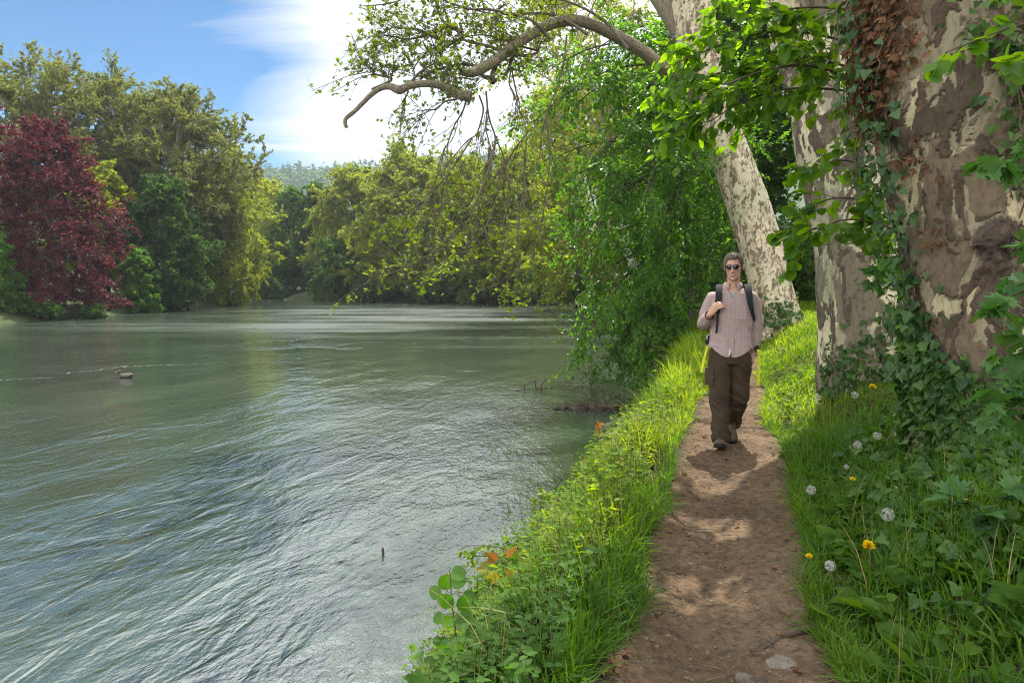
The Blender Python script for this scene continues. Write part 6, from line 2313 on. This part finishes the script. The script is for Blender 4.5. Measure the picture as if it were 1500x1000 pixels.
# trousers
g = Geo()
loft(g, [(0, .015, .98, .155, .105), (0, .015, .90, .172, .118), (0, .015, .84, .182, .128), (0, .018, .775, .172, .122)], 20, 40)
for h_, k_, a_, rr in ((HIPR + np.array([-.008, 0, 0]), KNR, ANR, (.106, .094, .082, .080, .076)), (HIPL + np.array([.004, 0, 0]), KNL, ANL, (.106, .094, .080, .080, .072))):
    e_ = a_ + unit(a_ - k_) * .015
    P5 = [h_, (h_ + k_) / 2, k_, (k_ + e_) / 2 + np.array([0, .018, 0]), e_]
    chain(g, P5, rr, 26, 26)
V, N_, F = remesh(g, .007, 5)
fold = 1 - 2.2 * np.abs(fbm(np.stack([V[:, 0] * 7 + V[:, 2] * 3, V[:, 1] * 5, V[:, 2] * 9 + V[:, 0] * 7], -1), 3, 5))
amp = .006 + .012 * np.exp(-((V[:, 2] - .44) / .10) ** 2) + .014 * np.exp(-((V[:, 2] - .16) / .09) ** 2)
V = V + N_ * (amp * fold)[:, None]
cen = V[F].mean(1)
e1 = (cen - (ANR + unit(ANR - KNR) * .02)) @ unit(ANR - KNR) > .0
e2 = ((cen - (ANL + unit(ANL - KNL) * .02)) @ unit(ANL - KNL) > .0) & (cen[:, 1] > .1)
keep_ = ~((e1 & (cen[:, 1] < 0) & (cen[:, 2] < .2)) | e2)
tr_ = part('trousers', vgeo(V, F[keep_]), TROUS, person)
md = tr_.modifiers.new('thick', 'SOLIDIFY')
md.thickness = .004
md.offset = -1
g = Geo()
ribbon(g, [(-.176, -.05, .73), (-.180, -.07, .65), (-.176, -.085, .575)], (.55, -.85, 0), .13, .020, 12)
part('cargo_pocket', g, TROUS, tr_, False)
g = Geo()
ell(g, (-.150, -.118, lz(549.5)), (.011, .004, .013), rotz(rad(35)), 16, 10)
part('patch', g, simple_mat('tan_patch', (.40, .31, .17), .8, .1), tr_)

# boots
for a_, pitch, yawf in ((ANR, rad(12), rad(-6)), (ANL, rad(-34), rad(4))):
    R_ = rotz(yawf) @ rotx(-pitch)
    # foot frame: origin under the ankle, y towards the heel, -y towards the toe
    piv = np.array([a_[0], a_[1], 0]) + np.array([0, .045 if pitch > 0 else -.16, .012 if pitch > 0 else .004])
    o_ = np.array([0, .045 if pitch > 0 else -.16, 0])
    tf = lambda v: piv + R_ @ (np.array(v, float) - o_)
    g = Geo()
    for c_, r_ in (((0, .035, .055), (.040, .045, .05)), ((0, -.03, .06), (.044, .075, .048)), ((0, -.10, .046), (.050, .072, .036)), ((0, -.15, .042), (.046, .042, .030)), ((0, .02, .11), (.042, .048, .055))):
        ell(g, tf(c_), r_, R_)
    V, N_, F = remesh(g, .006, 4)
    bt_ = part('boot', vgeo(V, F), BOOT, person)
    g = Geo()
    yy_ = np.linspace(.085, -.198, 22)
    hw = np.interp(yy_, [-.198, -.185, -.15, -.10, -.04, .03, .07, .085], [.012, .032, .052, .056, .046, .044, .038, .014])
    zb = np.where(yy_ < -.13, (-.13 - yy_) * .22, 0.)
    ringv = np.concatenate([np.stack([hw * s_, yy_, zb + z_], -1) for s_, z_ in ((-1, .0), (1, .0), (1, .028), (-1, .028))]).reshape(4, 22, 3).transpose(1, 0, 2)
    VV = np.array([tf(v) for v in ringv.reshape(-1, 3)])
    idx = np.arange(88).reshape(22, 4)
    g.add(VV, [ring_faces(22, 4), idx[-1:], idx[:1, ::-1]])
    part('sole', g, RUBBER, bt_, False)

# -------- backpack, carried by the walker: a thing of its own
pack = tag(bpy.data.objects.new('backpack', None), "black backpack with loose yellow straps on the walker's back", 'backpack')
COL.objects.link(pack)
pack.location = (MX, MY, MZ)
pack.rotation_euler = (0, 0, MYAW)
g = Geo()
loft(g, [(0, .23, .90, .14, .07), (0, .245, .96, .168, .105), (0, .255, 1.15, .170, .12), (0, .25, 1.32, .155, .11), (0, .235, 1.41, .13, .085), (0, .22, 1.445, .08, .05)], 40, 40, 2.8)
V, N_, F = remesh(g, .01, 4)
V = V + N_ * (.008 * fbm(V * 8, 3, 6))[:, None]
part('bag', vgeo(V, F), PACK, pack)
g = Geo()
ribbon(g, [(-.100, .15, 1.36), (-.108, .105, lz(421)), (-.112, .03, lz(417.5)), (-.113, -.045, lz(421)), (-.117, -.100, lz(430)), (-.122, -.123, lz(443)), (-.126, -.130, lz(457))], [(1, .0, 0)] * 6 + [(1, -.2, 0)], [.055, .06, .06, .06, .058, .055, .03], .014, 40)
ribbon(g, [(-.126, -.132, lz(455)), (-.124, -.136, lz(466)), (-.128, -.134, lz(478)), (-.132, -.134, lz(486))], (1, -.15, 0), .020, .004, 14)
part('strap', g, STRAPM, pack, False)
g = Geo()
ribbon(g, [(.125, .15, 1.36), (.132, .105, lz(421)), (.135, .03, lz(417)), (.138, -.045, lz(421)), (.145, -.098, lz(430)), (.155, -.112, lz(443)), (.175, -.095, lz(455)), (.196, -.03, lz(466)), (.19, .09, lz(478))], [(1, .0, 0)] * 6 + [(1, .5, 0)] * 3, [.055, .06, .06, .06, .056, .05, .032, .022, .022], .014, 44)
part('strap', g, STRAPM, pack, False)
g = Geo()
ribbon(g, [(.16, .19, .97), (.205, .12, .955), (.222, .04, .94)], (0, .1, 1), [.09, .07, .04], .018, 16)
part('hip_belt', g, PACK, pack, False)
g = Geo()
ribbon(g, [(-.16, .19, .99), (-.205, .11, .98), (-.206, .03, .965)], (0, .1, 1), [.10, .08, .05], .018, 16)
part('hip_belt', g, PACK, pack, False)
g = Geo()
ribbon(g, [(-.205, .06, lz(506)), (-.212, .055, lz(514)), (-.235, .03, lz(530)), (-.252, .01, lz(546))], (.85, -.5, .2), .026, .005, 16)
part('yellow_strap', g, YEL, pack, False)
g = Geo()
ribbon(g, [(.232, .00, lz(508)), (.250, -.02, lz(514)), (.252, -.02, lz(535)), (.250, -.02, lz(562))], (1, -.1, 0), .025, .005, 16)
part('yellow_strap', g, YEL, pack, False)
for c_ in ((.232, .0, lz(508)), (-.206, .045, lz(500))):
    g = Geo()
    ell(g, c_, (.024, .012, .028), roty(rad(20)), 16, 10)
    part('buckle', g, RUBBER, pack)
